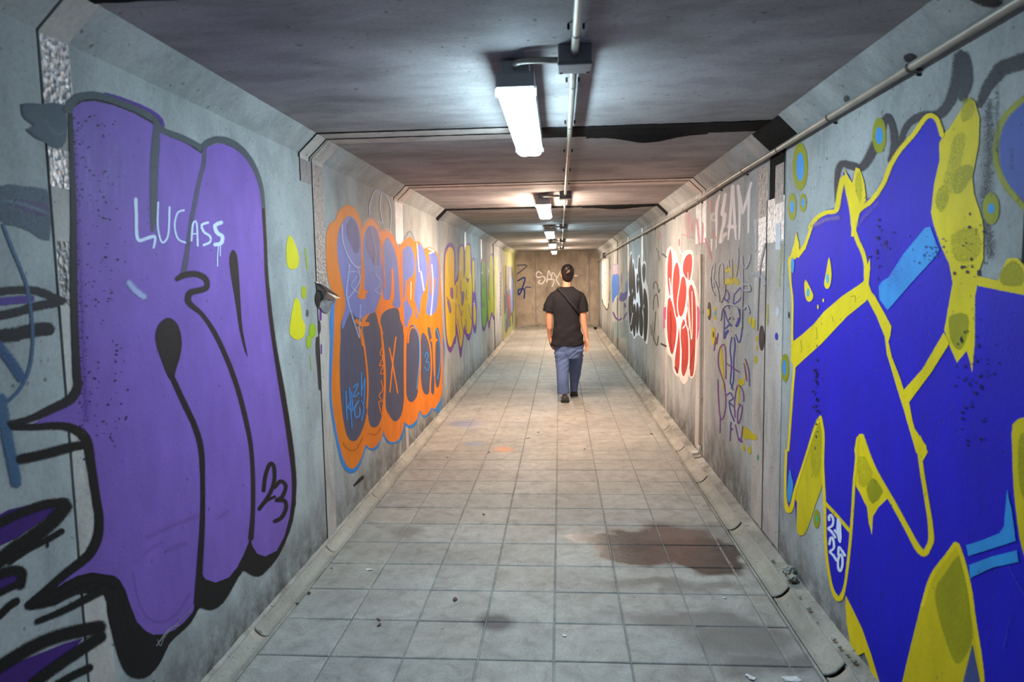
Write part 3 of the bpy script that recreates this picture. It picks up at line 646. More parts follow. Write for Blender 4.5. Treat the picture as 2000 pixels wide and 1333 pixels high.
# pale blue tops
g.fill(LB, T([(540, 280), (590, 308), (628, 390), (645, 520), (645, 680), (640, 850), (612, 960), (640, 1000), (690, 980), (668, 860), (664, 640), (672, 460), (700, 385), (728, 362), (770, 380), (800, 450), (815, 600), (828, 820), (815, 960), (790, 1030), (760, 1110), (700, 1125), (650, 1165), (600, 1150), (550, 1110), (490, 1250), (480, 1200), (512, 1060), (498, 930), (460, 740), (440, 560), (450, 420), (490, 325)]), 3, 1, 1, raw=True)
g.fill(LB, T([(882, 470), (930, 560), (962, 700), (975, 900), (985, 1060), (930, 1060), (900, 1000), (850, 1000), (835, 900), (830, 700), (835, 560), (855, 490)]), 3, 1, 1, raw=True)
for P_ in ([(1060, 535), (1100, 600), (1112, 720), (1090, 800), (1060, 830), (1045, 1000), (1090, 1100), (1060, 1180), (1030, 1250), (1005, 1000), (990, 700), (1000, 590)], [(1150, 520), (1195, 590), (1218, 750), (1205, 900), (1165, 990), (1150, 1150), (1120, 1140), (1110, 960), (1122, 800), (1130, 620)],
           [(1245, 590), (1290, 600), (1318, 700), (1320, 900), (1300, 1080), (1260, 1130), (1215, 1120), (1215, 960), (1235, 860), (1225, 700)]):
    g.fill(LB, T(P_), 3, 1, .8, raw=True)
g.fill((112, 112, 156), T([(560, 300), (610, 380), (630, 520), (600, 600), (540, 480), (520, 380)]), 3, .6, 3, raw=True).fill((140, 132, 178), T([(720, 380), (780, 420), (800, 560), (790, 700), (730, 640), (690, 500)]), 3, .7, 3, raw=True)
# orange strokes between letters
g.F('D1').line(OR, [(655, 380), (655, 600), (668, 780), (662, 900), (650, 960)], 4).line(OR, [(655, 940, 5), (690, 935, 7)], 6).line(OR, [(610, 1190), (650, 1215), (700, 1215)], 9).line(OR, [(620, 1240), (640, 1300), (660, 1400)], 4)
g.line(OR, [(915, 740, 4), (920, 900, 6), (900, 1030, 9), (800, 1060, 7), (800, 1180, 5), (830, 1300, 4)], 5).line(OR, [(820, 480), (840, 700), (850, 900)], 3, a=.7).line(OR, [(1000, 600), (1000, 900), (1020, 1300)], 3.5)
g.line(OR, [(1040, 840), (1030, 1000), (1000, 1000)], 4).line(OR, [(1110, 800), (1090, 950), (1110, 1040), (1150, 1160), (1180, 1250)], 4).line(OR, [(1220, 900), (1205, 1050), (1180, 1160), (1150, 1180)], 4.5).line(OR, [(1240, 640), (1245, 780), (1260, 960), (1290, 820)], 2.5).line(OR, [(1060, 830), (1110, 800)], 4)
g.F('D2').line(OR, [(470, 20), (500, 200), (525, 450), (520, 700)], 4).line(OR, [(640, 0), (662, 250), (672, 500), (660, 720)], 4).line(OR, [(850, 0), (848, 350), (850, 640)], 5).line(OR, [(875, 130), (885, 40), (910, 0), (950, 20), (975, 120), (980, 350), (965, 540)], 3.5).line(OR, [(985, 20), (1030, 60), (1065, 160), (1078, 330), (1065, 540)], 3)
g.line(OR, [(1095, 0), (1100, 100, 8), (1100, 180, 6), (1105, 420)], 3).line(OR, [(1080, 110), (1120, 110)], 6).line((214, 130, 66), [(310, 1000), (360, 1060), (430, 1055), (480, 960)], 3, a=.6).line((214, 130, 66), [(540, 920), (600, 930), (640, 870)], 3, a=.5)
g.line(OR, [(770, 85), (745, 280), (718, 560)], 3).line(OR, [(713, 180), (745, 340), (785, 570)], 3)
g.line(OR, [(650, 170), (632, 230), (655, 260), (625, 330), (655, 330), (635, 400), (660, 400)], 2).line(OR, [(640, 460), (655, 540), (625, 590), (650, 640), (620, 650), (650, 760), (655, 680)], 2)
g.line((96, 160, 222), [(925, -20), (965, 60), (975, 250), (950, 530)], 2.2).line((96, 160, 222), [(1120, 10), (1150, 120), (1155, 300), (1132, 450)], 2.2)
TG = (92, 148, 214)
g.line(TG, [(335, 555), (345, 800)], 3).line(TG, [(365, 525), (388, 870)], 3).line(TG, [(338, 720), (378, 640)], 3).line(TG, [(385, 560), (392, 720), (360, 700)], 3).line(TG, [(400, 520), (440, 490), (402, 600), (450, 570)], 3).line(TG, [(445, 640), (410, 700), (420, 780), (455, 760), (455, 700)], 3.5).line(TG, [(470, 395), (470, 600)], 3).line(TG, [(500, 445), (468, 560)], 3).line(TG, [(470, 640), (492, 700), (470, 810)], 3).line(TG, [(500, 455), (490, 660)], 3)
g.line(TG, [(1020, 260), (1035, 215), (1050, 245), (1030, 300), (1050, 300), (1060, 340), (1040, 375), (1018, 340)], 2)
# white haze and thin white loops over the tops
g.F('D1').line(HAZ, [(720, 262), (722, 170), (765, 60), (830, 70), (880, 130), (905, 230), (900, 390)], 2, a=.75).line(HAZ, [(820, 80), (808, 200), (830, 330), (800, 320)], 2, a=.8)
g.line(HAZ, [(480, 350), (485, 480), (530, 620), (590, 710), (640, 720)], 3, a=.7).line(HAZ, [(545, 700), (530, 820), (520, 960), (560, 1120), (630, 1333)], 3, a=.6).line(HAZ, [(610, 710), (635, 830), (560, 960), (520, 1000)], 3, a=.6).line(HAZ, [(540, 760), (620, 770), (560, 880), (630, 950)], 3, a=.5)
g.line(HAZ, [(730, 370), (770, 560), (770, 720)], 4, a=.45, soft=.8).line(HAZ, [(770, 780), (820, 860), (770, 920), (820, 960)], 4, a=.5, soft=.8).line(HAZ, [(640, 1050), (630, 1333)], 3, a=.5).line((214, 190, 190), [(660, 370), (700, 300), (760, 300), (800, 350)], 8, a=.5, soft=.8).line((214, 200, 200), [(815, 400), (860, 392), (900, 420)], 7, a=.5, soft=.8)
g.line((236, 236, 240), [(1165, 760), (1190, 920)], 3, a=.7).line((236, 236, 240), [(1230, 560), (1280, 580), (1240, 600)], 4, a=.6).line((236, 236, 240), [(1260, 700), (1270, 900), (1250, 1140)], 2.5, a=.6).line((236, 236, 240), [(1080, 850), (1075, 1000)], 2, a=.6).line((236, 236, 240), [(1130, 510), (1150, 760)], 2.5, a=.6)
g.line((140, 160, 190), [(1020, 480), (1070, 410), (1110, 480)], 3, a=.5)
g.done(WL)
g = Paint('L', 'paint_mark', 'short black brush mark low on the left wall under the orange letters')
g.F('P').line(INK, [(692, 949, 4), (700, 941, 6), (708, 933, 7)], 6).done(WL)
# ---- left wall: yellow letters with purple outline
YL = (226, 190, 48); PO = (128, 84, 150)
g = Paint('L', 'graffiti_lettering', 'tall yellow pointed letters with violet outline and white sparkles on the left wall')
g.F('D3').fill(PO, [(210, 500), (220, 400), (245, 345), (275, 335), (300, 380), (308, 480), (306, 660), (325, 620), (335, 560), (330, 400), (350, 350), (380, 350), (385, 420), (405, 345), (435, 345), (445, 420), (448, 480), (460, 468), (475, 490), (482, 760), (492, 900), (490, 1060), (478, 1120), (462, 1060), (460, 1000), (448, 1110), (425, 1180), (400, 1140), (385, 1120), (370, 1240), (355, 1330), (335, 1210), (318, 1120), (310, 1200), (295, 1215), (268, 1285), (238, 1230), (222, 1040), (210, 760)], 3, .95, 1)
g.fill(YL, [(220, 500), (228, 420), (255, 370), (285, 385), (297, 460), (300, 700), (318, 670), (335, 640), (345, 420), (362, 360), (376, 400), (380, 640), (395, 560), (395, 380), (418, 350), (436, 380), (440, 560), (452, 700), (450, 900), (446, 1070), (425, 1122), (402, 1100), (385, 1040), (372, 1150), (355, 1240), (335, 1130), (316, 1020), (308, 1130), (298, 1150), (268, 1236), (240, 1180), (226, 1000), (218, 760)], 3, 1, .5)
g.fill(YL, [(456, 500), (472, 500), (476, 740), (470, 760), (460, 740)], 2).fill(YL, [(465, 880), (480, 870), (487, 960), (482, 1040), (474, 1052), (466, 1000)], 2)
g.F('G3').fill((150, 130, 150), [(190, 20), (215, 60), (215, 180), (195, 200), (180, 140)], 3).line(PO, [(190, 20), (215, 60), (215, 190), (200, 200), (180, 140), (185, 40)], 1.6, closed=True).fill((150, 130, 150), [(125, 230), (165, 280), (180, 380), (172, 450), (150, 380)], 3).line(PO, [(110, 190), (155, 260), (182, 380), (172, 460), (150, 390), (125, 260)], 1.6)
g.fill((150, 130, 150), [(375, 110), (410, 110), (405, 240), (385, 300), (372, 200)], 3).line(PO, [(370, 100), (410, 105), (400, 260), (378, 330), (372, 180)], 1.3, closed=True).line(PO, [(270, 300), (265, 600), (270, 840)], 1.2).line(PO, [(290, 560), (330, 760), (345, 900)], 1.2).line(PO, [(290, -20), (285, 200)], 1.2).line(PO, [(320, 310), (345, 420), (370, 520), (380, 420)], 1.2).line(PO, [(460, 60), (450, 200), (480, 215)], 1.2).line(PO, [(440, 560), (455, 780)], 1.2).line(PO, [(490, 300), (520, 500), (545, 560), (548, 340)], 1.1).line(PO, [(360, 540), (400, 800)], 1.0).line(PO, [(350, -100), (355, 120)], 1.1)
g.F('E3').fill((118, 76, 140), [(300, 620), (340, 640), (325, 690)], 1)
def spark(x, y, r, c=(240, 238, 244)):
    g.line(c, [(x-r*.5, y, .3), (x, y, 1.5), (x+r*.5, y, .3)], 1, 1, a=.8, soft=.8).line(c, [(x, y-r*1.2, .3), (x, y, 1.5), (x, y+r*1.2, .3)], 1, 1, a=.8, soft=.8)
for x, y in ((240, 515), (165, 895), (350, 600), (400, 930)): spark(x, y, 32)
g.done(WL)
g = Paint('L', 'graffiti_lettering', 'small green bubble letters fading to yellow-green on the left wall')
g.F('D3').fill((110, 84, 140), [(533, 500), (550, 480), (570, 500), (582, 700), (590, 900), (600, 780), (608, 470), (635, 440), (642, 700), (645, 960), (640, 1000), (622, 960), (600, 1080), (590, 1000), (575, 1050), (555, 1100), (540, 1050), (532, 800)], 3, .9, 1)
g.fill((112, 176, 74), [(538, 520), (552, 495), (566, 520), (576, 700), (582, 900), (575, 1020), (555, 1066), (541, 1000), (537, 760)], 3, 1).fill((160, 182, 74), [(588, 800), (600, 640), (606, 480), (628, 450), (636, 700), (638, 940), (622, 930), (602, 1020), (592, 940)], 3, 1)
g.ell((130, 120, 130), 552, 870, 8, 30).ell((130, 120, 130), 552, 700, 6, 20).line((120, 120, 130), [(600, 620), (594, 760), (604, 830)], 1.5)
g.line((200, 210, 110), [(655, 460), (660, 560), (655, 700), (650, 960)], 5, a=.6, soft=.8)
spark(540, 590, 18); spark(598, 575, 18)
g.done(WL)
g = Paint('L', 'graffiti_marks', 'column of small dark scribbled characters near the far end of the left wall')
random.seed(11)
for k in range(11):
    y = 590+k*35; g.F('D3').line((84, 76, 84), [(694, y), (706, y+4), (696, y+16), (708, y+24)], 1.2, a=.85)
g.done(WL)
g = Paint('L', 'graffiti_panel', 'streaky yellow-green panel with grey-blue centre at the far end of the left wall')
g.F('D3').fill((188, 190, 140), [(722, 400), (760, 385), (810, 395), (828, 430), (828, 700), (828, 1000), (822, 1090), (780, 1150), (735, 1190), (722, 1100), (722, 700)], 2, .95, 1)
g.fill((120, 118, 134), [(730, 500), (770, 470), (800, 520), (815, 680), (815, 900), (800, 1050), (770, 1060), (745, 1110), (732, 900), (730, 700)], 3, .95, 1).fill((142, 160, 216), [(785, 640), (805, 660), (806, 900), (790, 920)], 2, .9, 1).fill((150, 110, 104), [(765, 800), (785, 790), (785, 990), (770, 1030)], 2, .9, 1)
for k in range(22):
    x = random.uniform(728, 822); y = random.uniform(400, 560); g.line(random.choice([(214, 212, 120), (190, 186, 190), (90, 90, 110), (160, 170, 200), (190, 200, 110)]), [(x, y), (x+random.uniform(-6, 6), y+random.uniform(80, 320))], random.uniform(.6, 1.8), a=.8)
for k in range(12):
    x = random.uniform(730, 820); y = random.uniform(900, 1020); g.line(random.choice([(206, 206, 90), (150, 190, 160), (84, 88, 100)]), [(x, y), (x, y+random.uniform(60, 130))], random.uniform(.6, 2), a=.8)
g.done(WL)
# ---- end wall tags
g = Paint('B', 'graffiti_tag', 'blue angular tag on the left of the end wall')
g.F('D3').line((104, 112, 134), [(845, 528), (930, 530), (845, 602)], 2.6).line((36, 70, 140), [(850, 662), (912, 636), (884, 740), (860, 782), (856, 740), (905, 738), (905, 812)], 2.8).line((36, 70, 140), [(905, 738), (925, 716), (962, 718)], 2)
g.done(WB)
g = Paint('B', 'graffiti_tag', 'white handwritten tag on the end wall beside the walking person')
WT = (255, 250, 248)
g.F('E1').line(WT, [(148, 290), (95, 258), (55, 310), (95, 352), (175, 335), (205, 385), (150, 455), (95, 435), (125, 395)], 2.6).line(WT, [(235, 430), (262, 240), (300, 330), (325, 262), (305, 380)], 2.3).line(WT, [(345, 280), (400, 350), (452, 258)], 2.2).line(WT, [(400, 350), (392, 400), (440, 475)], 2.3).line(WT, [(235, 432), (250, 390), (350, 395), (320, 500)], 2.3).line(WT, [(230, 400), (290, 375)], 2).line(WT, [(680, 322), (725, 325)], 2.2)
g.done(WB)
# ---- right wall: grey washed strokes behind the blue piece
BLU = (30, 42, 200); YW = (255, 226, 40); OLV = (170, 164, 46); CY = (92, 168, 236)
g = Paint('R', 'graffiti_marks', 'washed black sprayed strokes above the blue and yellow figure')
SG = (66, 66, 72)
g.F('C4').line(SG, [(893, 1190, 10), (893, 1060, 12), (915, 975, 14), (975, 980, 16), (1040, 990, 17), (1100, 900, 20), (1150, 780, 18), (1190, 690, 14), (1225, 760, 16), (1230, 880, 16), (1205, 950, 10)], 14, a=.92, soft=.4)
g.line(SG, [(1262, 860, 12), (1310, 740, 14), (1390, 690, 18), (1490, 680, 20), (1560, 600, 22), (1605, 470, 26), (1625, 340, 28), (1655, 370, 22), (1665, 480, 22), (1635, 580, 16)], 20, a=.92, soft=.4)
g.line((60, 60, 66), [(1735, 620, 14), (1780, 520, 22), (1840, 440, 28), (1880, 400, 30), (2100, 330, 34)], 24, a=.95, soft=.35)
g.line((80, 80, 86), [(1790, 620, 24), (1790, 900, 30), (1770, 1200, 26), (1800, 1500, 24)], 20, a=.5, soft=.8).line((74, 74, 80), [(1835, 420), (1840, 700), (1840, 900)], 10, a=.4, soft=.8)
g.line((50, 50, 52), [(1700, -20), (1760, 10), (1840, 20)], 20, a=.8)
g.ell((54, 54, 58), 1325, 345, 34, 22, a=.8, edge=4).line((54, 54, 58), [(1300, 340), (1350, 350)], 5).ell((60, 60, 64), 1380, 412, 18, 9, a=.8, edge=3).ell((64, 64, 68), 950, 585, 16, 16, a=.5, edge=4)
g.done(WR)
# ---- right wall: the big blue and yellow figure
g = Paint('R', 'graffiti_figure', 'giant deep blue jagged figure with yellow outlines and olive patches', base=0.0019)
base = (tr('C5', [(612, 200), (620, 350), (632, 500), (628, 700), (642, 850), (632, 950), (615, 1150), (600, 1333)]) + tr('C6', [(572, 150), (570, 300), (588, 352), (612, 325), (628, 300), (636, 440), (656, 488), (690, 455), (750, 280), (782, 190), (795, 300), (800, 500), (815, 700), (842, 820), (880, 868), (912, 842), (918, 920), (932, 1060), (960, 1140), (1010, 1172), (1030, 1150), (1062, 1230), (1092, 1333)]) +
        [(1720, 1420), (1800, 1700), (2300, 1700), (2300, 520)] + tr('C5', [(2000, 240), (1960, 196), (1900, 200), (1864, 280), (1845, 328), (1722, 302), (1740, 200), (1755, 0)]) + tr('C4', [(1750, 1300), (1702, 1150), (1692, 1050), (1730, 850), (1735, 700), (1706, 600), (1682, 580), (1648, 620), (1560, 760), (1528, 790), (1498, 720), (1460, 676), (1408, 692), (1335, 790), (1250, 890), (1170, 1050), (1102, 1168), (1062, 1182), (1052, 1080), (1025, 1000), (1006, 992), (980, 1085), (962, 1040), (940, 1010), (912, 1080), (890, 1230), (830, 1245), (765, 1300)]) + tr('C5', [(722, 60), (692, 128), (668, 155), (662, 90), (655, 42), (642, 110), (625, 170)]))
g.fill(BLU, base, 1, 1, 2.5, raw=True)
# olive / yellow shapes
g.F('C6').fill((226, 206, 44), [(700, -10), (735, -130), (770, -200), (792, -100), (784, 60), (782, 190), (745, 300), (690, 462), (655, 488), (636, 440), (640, 300), (624, 240)], 2, 1, 2).fill(OLV, [(730, -120), (765, -160), (782, -60), (772, 80), (745, 160), (720, 60)], 3, .5, 5)
g.F('C6').fill(YW, [(985, -70), (1008, -90), (1040, -20), (1085, 120), (1165, 268), (1105, 325), (1072, 380), (1066, 482), (1052, 420), (1042, 330), (1005, 252), (975, 200), (978, 60)], 1, 1, 2).fill(OLV, [(1062, 165), (1092, 175), (1130, 238), (1072, 308), (1038, 228)], 2, .95, 2).fill((196, 184, 60), [(995, 20), (1040, 60), (1070, 130), (1040, 200), (995, 190)], 3, .6, 4)
g.F('C5').fill(YW, [(1002, 1360), (1006, 1290), (1025, 1240), (1048, 1275), (1075, 1360)], 2, 1, 2)
# vertical yellow blob on the upper right
blob_ = tr('C4', [(1682, 580), (1706, 600), (1735, 700), (1730, 850), (1692, 1050), (1702, 1150), (1750, 1300)]) + tr('C5', [(1757, 20), (1756, 200), (1722, 302), (1845, 330), (1864, 280), (1900, 200), (1960, 196), (2000, 240), (2040, 300), (2040, 420), (1850, 382), (1722, 356), (1708, 420), (1706, 700), (1692, 868), (1662, 742), (1604, 812), (1556, 702), (1530, 622), (1560, 450), (1580, 345), (1560, 232), (1510, 122), (1468, 0)]) + tr('C4', [(1452, 1260), (1470, 1090), (1502, 950), (1500, 850), (1530, 790), (1560, 760), (1648, 620)])
g.fill((244, 220, 60), blob_, 1, 1, 2, raw=True)
g.F('C4').fill(OLV, [(1590, 820), (1650, 800), (1620, 980), (1600, 1080), (1550, 1150), (1530, 1080), (1560, 950)], 3, .5, 6).fill(OLV, [(1600, 1010), (1680, 980), (1690, 1040), (1620, 1140), (1580, 1120)], 3, .7, 5).fill(OLV, [(1500, 1120), (1540, 1100), (1550, 1180), (1510, 1250), (1480, 1200)], 3, .6, 5).fill(OLV, [(1640, 600), (1690, 590), (1700, 660), (1640, 720)], 3, .5, 6)
g.F('C5').fill(OLV, [(1570, 540), (1660, 535), (1660, 650), (1620, 735), (1575, 690), (1560, 600)], 3, .95, 4).fill(OLV, [(1580, 60), (1700, 20), (1740, 120), (1700, 200), (1600, 200)], 3, .4, 8)
g.fill((180, 172, 40), [(1860, 290), (1930, 215), (1985, 260), (1985, 350), (1880, 350)], 3, .7, 4)
# big wedge at the bottom right
g.F('C6').fill((232, 208, 40), [(1550, 528), (1500, 590), (1412, 715), (1350, 900), (1300, 1100), (1240, 1345), (1600, 1345), (1645, 1110), (1695, 1345), (1712, 1345), (1680, 1150), (1650, 950), (1632, 790), (1592, 630), (1575, 560)], 1, 1, 3).fill(OLV, [(1570, 610), (1600, 700), (1630, 900), (1640, 1080), (1600, 1180), (1552, 1222), (1500, 1100), (1450, 930), (1438, 800), (1500, 700)], 3, .85, 5)
g.line(YW, [(1560, 545), (1595, 650), (1630, 800), (1655, 980), (1690, 1200), (1705, 1345)], 9).line(YW, [(1545, 540), (1500, 605), (1415, 720), (1360, 890)], 9).fill((90, 100, 150), [(1645, 1120), (1590, 1345), (1690, 1345)], 1, .8, 2)
g.fill((236, 212, 40), [(1880, -150), (1878, 0), (1885, 200), (1908, 420), (1945, 600), (2040, 700), (2040, -200), (1960, -190)], 2, 1, 3).fill(OLV, [(1915, -60), (1960, -80), (1990, 100), (1960, 280), (1920, 200)], 3, .7, 5)
g.fill(YW, [(918, 842), (958, 920), (1010, 1030), (1062, 1180), (1108, 1333), (1130, 1400), (1100, 1400), (1080, 1333), (1048, 1215), (1026, 1160), (990, 1178), (945, 1110), (926, 1000), (918, 900)], 1, 1, 2.5)
# yellow outlines
g.F('C5').line(YW, [(640, 190, 9), (614, 205, 7), (618, 330, 4), (630, 450, 4), (628, 640, 4), (632, 760, 6), (640, 850, 5), (632, 950, 5), (618, 1150, 5), (604, 1333, 5)], 5)
g.F('C6').line(YW, [(576, 0, 5), (570, 160, 5), (572, 290, 6), (586, 345, 11), (606, 325, 9), (628, 225, 6), (665, 110, 5), (700, 0, 5), (735, -110, 5), (770, -185, 5)], 5)
g.line(YW, [(772, -190), (788, -90), (785, 60), (788, 150), (796, 300), (800, 500), (812, 650), (838, 790), (868, 850, 10), (890, 845, 10), (912, 780), (930, 650), (945, 500), (958, 320), (966, 180), (978, 60), (984, -60), (1008, -82)], 6)
g.line(YW, [(795, 300), (860, 370), (942, 466)], 7).line(YW, [(1008, -80), (1050, 40), (1090, 130), (1150, 235), (1205, 330), (1270, 450), (1330, 560, 13), (1368, 592, 14), (1392, 560, 12), (1408, 510, 12), (1400, 400, 10), (1378, 260, 9), (1355, 120, 9), (1340, 0, 9)], 11)
g.fill(YW, [(1330, -60), (1345, -85), (1388, 10), (1358, 62), (1345, 60)], 1, 1, 1.5)
g.F('C5').fill(YW, [(624, 700), (700, 640), (760, 585), (820, 512), (925, 422), (1030, 352), (1052, 335), (1060, 300), (1085, 290), (1078, 350), (1095, 395), (1062, 450), (950, 540), (800, 700), (700, 790), (642, 846), (622, 800)], 1, 1, 2)
for q in ([(680, 690), (685, 740), (676, 752)], [(770, 605), (776, 665), (765, 675)], [(862, 535), (872, 572)], [(975, 425), (1000, 420), (1002, 455)]): g.line(OLV, q, 2, a=.7)
g.line(YW, [(983, -10, 7), (1010, 80, 9), (1045, 160, 9), (1062, 230, 8), (1064, 310, 9)], 9).fill(YW, [(1068, 250), (1088, 195), (1090, 260), (1080, 320)], 1)
g.fill(YW, [(1072, 430), (1095, 395), (1115, 420), (1170, 520), (1213, 600), (1205, 660), (1195, 690), (1215, 780), (1262, 900), (1290, 990), (1320, 1060), (1335, 1150), (1350, 1205), (1420, 1310), (1425, 1350), (1365, 1350), (1330, 1230), (1290, 1090), (1255, 980), (1190, 760), (1178, 660), (1130, 540)], 1, 1, 2)
g.fill(YW, [(1525, 640), (1556, 700), (1450, 870), (1318, 1048), (1283, 985), (1400, 855)], 1, 1, 2)
g.F('C4').line(YW, [(735, 1345, 9), (775, 1290, 9), (830, 1258, 9), (888, 1245, 10), (905, 1160, 11), (925, 1070, 12), (945, 1060, 12), (962, 1140, 12), (980, 1240, 10), (990, 1345, 9)], 10)
g.fill(YW, [(938, 1008), (965, 1060), (985, 1085), (1006, 992), (1026, 1002), (1052, 1080), (1064, 1185), (1020, 1250), (1008, 1333), (1000, 1400), (980, 1400), (985, 1250)], 1, 1, 2).fill(OLV, [(1000, 1090), (1025, 1010), (1040, 1120), (1030, 1200)], 2, .5, 3)
g.line(YW, [(1000, 1333), (1020, 1250), (1095, 1190), (1165, 1090), (1210, 980), (1265, 890), (1350, 790), (1415, 700), (1458, 686), (1490, 720), (1515, 800)], 10)
g.F('C5').fill(YW, [(612, 200), (626, 160), (642, 105), (652, 38), (664, 95), (670, 150), (700, 110), (740, 0), (765, -40), (745, 20), (705, 140), (665, 192), (640, 185)], 1, 1, 2)
# light touches
g.fill(CY, [(1415, 18), (1442, 10), (1495, 150), (1470, 190), (1340, 330), (1192, 502), (1148, 440), (1142, 365), (1160, 335), (1200, 310), (1290, 170)], 1, 1, 2)
g.fill(YW, [(846, 192), (860, 290), (850, 360), (832, 376), (818, 350), (828, 290)], 3, 1, 1).ell((104, 190, 220), 838, 318, 8, 28, a=.9, edge=1).fill(YW, [(706, 325), (735, 375), (752, 420), (735, 452), (712, 440), (702, 385)], 3, 1, 1).ell((104, 190, 220), 722, 400, 9, 24, a=.9, edge=1).ell(YW, 780, 484, 5, 14).ell(YW, 812, 446, 5, 11)
g.fill(CY, [(625, 195), (640, 215), (636, 275), (626, 282), (620, 240)], 3)
g.F('C6').fill(CY, [(594, 108), (605, 150), (616, 200), (600, 290), (586, 296), (580, 240)], 2).fill(CY, [(1612, 548), (1700, 520), (1800, 480), (1828, 440), (1846, 230), (1866, 330), (1892, 520), (1760, 562), (1622, 606)], 1, 1, 2).fill(CY, [(1628, 662), (1760, 612), (1900, 578), (1908, 640), (1760, 672), (1634, 732)], 1, 1, 2)
W2 = (226, 232, 250)
g.F('H').line(W2, [(125, 168), (122, 125), (148, 108), (174, 160), (165, 235), (115, 275), (150, 310), (200, 385)], 5).line(W2, [(238, 165, 6), (236, 300, 8), (252, 400, 7), (260, 440, 5)], 7).line(W2, [(262, 200), (270, 400)], 4).line(W2, [(195, 300), (238, 350)], 5)
g.line(W2, [(128, 470), (140, 400), (165, 395), (184, 460), (180, 525), (135, 565), (175, 610), (215, 672)], 5).line(W2, [(322, 612), (290, 560), (246, 508), (240, 600)], 5).line(W2, [(240, 640), (268, 600), (290, 650), (288, 740), (262, 808), (238, 770), (234, 690), (245, 630)], 5)
g.F('C6')
g.line((86, 96, 210), [(1850, 660), (1900, 760), (1942, 830)], 3, a=.5, soft=.8).line((86, 96, 210), [(1860, 960), (1820, 1150)], 5, a=.4, soft=.8)
g.F('C4').line((136, 120, 200), [(1020, 1333), (1060, 1280), (1130, 1210)], 10, a=.45, soft=.9).line((160, 140, 200), [(760, 1333), (830, 1300), (900, 1290)], 10, a=.6, soft=.8)
g.F('C5').line((88, 80, 190), [(1200, 60), (1230, 300)], 50, a=.25, soft=.9)
# dark damp pits on the blue
random.seed(5); g.inc = 0
for (cx, cy, sx, sy, n) in ((1700, 880, 60, 170, 60), (1150, 120, 30, 110, 22), (770, 1000, 10, 200, 30), (1460, 120, 50, 60, 24), (1690, 180, 60, 160, 26)):
    for k in range(n): g.ell((24, 24, 78) if cx != 1460 else (50, 90, 150), random.gauss(cx, sx), random.gauss(cy, sy), random.uniform(2, 9), random.uniform(2, 12), a=.85, n=6)
g.done(WR)
# ---- right wall: blue on the nearest section
g = Paint('R', 'graffiti_marks', 'blue sprayed patch with yellow rim at the right edge over silver tape')
g.F('C4').fill((84, 104, 176), [(1868, 720), (1930, 640), (2010, 585), (2150, 520), (2150, 1330), (2010, 1200), (1930, 1120), (1880, 1050), (1862, 960)], 2, 1, 3).line((168, 168, 70), [(2030, 560), (1940, 635), (1870, 720), (1830, 860), (1835, 960), (1880, 1080), (1960, 1180), (2060, 1290)], 13, a=.9, soft=.5)
g.line((60, 70, 120), [(1925, 880), (1930, 1000)], 8, a=.5, soft=.8).done(WR)
# ---- rings
g = Paint('R', 'paint_rings', 'olive rings with pale blue centres scattered left of and above the blue figure')
RG = (160, 162, 52)
g.F('C4')
for x, y, rx, ry, a, b in ((675, 988, 42, 138, 20, 82), (1143, 803, 38, 102, 19, 48), (628, 1225, 22, 78, 10, 34), (692, 1200, 18, 52, 8, 24), (1805, 1235, 46, 92, 16, 28)):
    g.ell(RG, x, y, rx, ry, edge=2.5).ell(CY, x, y, a, b, edge=2)
g.F('C5').ell(RG, 586, 845, 22, 82, edge=1.5).ell(CY, 582, 845, 10, 45, edge=1).F('C6').ell(RG, 750, 395, 17, 52, edge=1.5).ell((90, 180, 140), 750, 393, 6, 20, edge=1)
g.F('C5').ell((44, 46, 50), 608, 532, 5, 20)
g.done(WR)
# ---- right wall, second section: white capital tag
g = Paint('R', 'graffiti_tag', 'faded white capitals just under the pipe on the grey wall')
TW = (236, 230, 230)
g.F('G2').line(TW, [(288, 200, 4), (262, 300, 6), (250, 420, 6), (250, 620, 4), (244, 860, 2)], 5, a=.85).line(TW, [(230, 430), (200, 440), (190, 500), (240, 510)], 6, a=.55, soft=.7).line(TW, [(362, 190, 7), (345, 300, 8), (320, 440, 8), (350, 430, 9), (340, 560, 8), (318, 640, 6), (298, 780, 6)], 7, a=.85).line(TW, [(365, 680), (330, 720), (300, 780)], 8, a=.7)
g.line(TW, [(450, 90, 8), (435, 300, 6), (415, 550, 6), (395, 750, 3)], 6, a=.9).line(TW, [(450, 90, 8), (470, 400, 6), (480, 600, 6), (492, 750, 3)], 6, a=.9).line(TW, [(405, 590), (480, 590)], 9, a=.8).line(TW, [(520, 90, 8), (535, 300, 6), (538, 500, 5), (532, 745, 3)], 6, a=.9).line(TW, [(520, 100), (550, 260), (572, 420)], 6, a=.9)
g.line(TW, [(572, 420), (620, 280), (680, 50)], 6, a=.9).line(TW, [(660, 120, 6), (650, 350, 6), (646, 660, 4)], 6, a=.9).line(TW, [(735, 520, 8), (735, 640, 5), (732, 880, 2)], 5, a=.5, soft=.7).line(TW, [(190, 750, 4), (190, 890, 2)], 3, a=.8)
g.done(WR)
g = Paint('R', 'paint_marks', 'pink sprayed smears below the pipe above the red lettering')
PK = (222, 130, 150)
g.F('D6').line(PK, [(575, 230), (575, 330)], 3, a=.7).line(PK, [(590, 500), (615, 560)], 3, a=.7).line(PK, [(520, 560), (575, 740)], 3, a=.8).line(PK, [(348, 370), (352, 470)], 5, a=.35, soft=.9).line(PK, [(372, 350), (380, 430), (378, 520)], 9, a=.4, soft=.9).line(PK, [(405, 390), (412, 500)], 6, a=.35, soft=.9).line(PK, [(318, 525), (350, 535), (420, 560)], 3, a=.45, soft=.9).line(PK, [(295, 570), (295, 620)], 3, a=.7).line(PK, [(128, 500), (128, 560)], 2, a=.6)
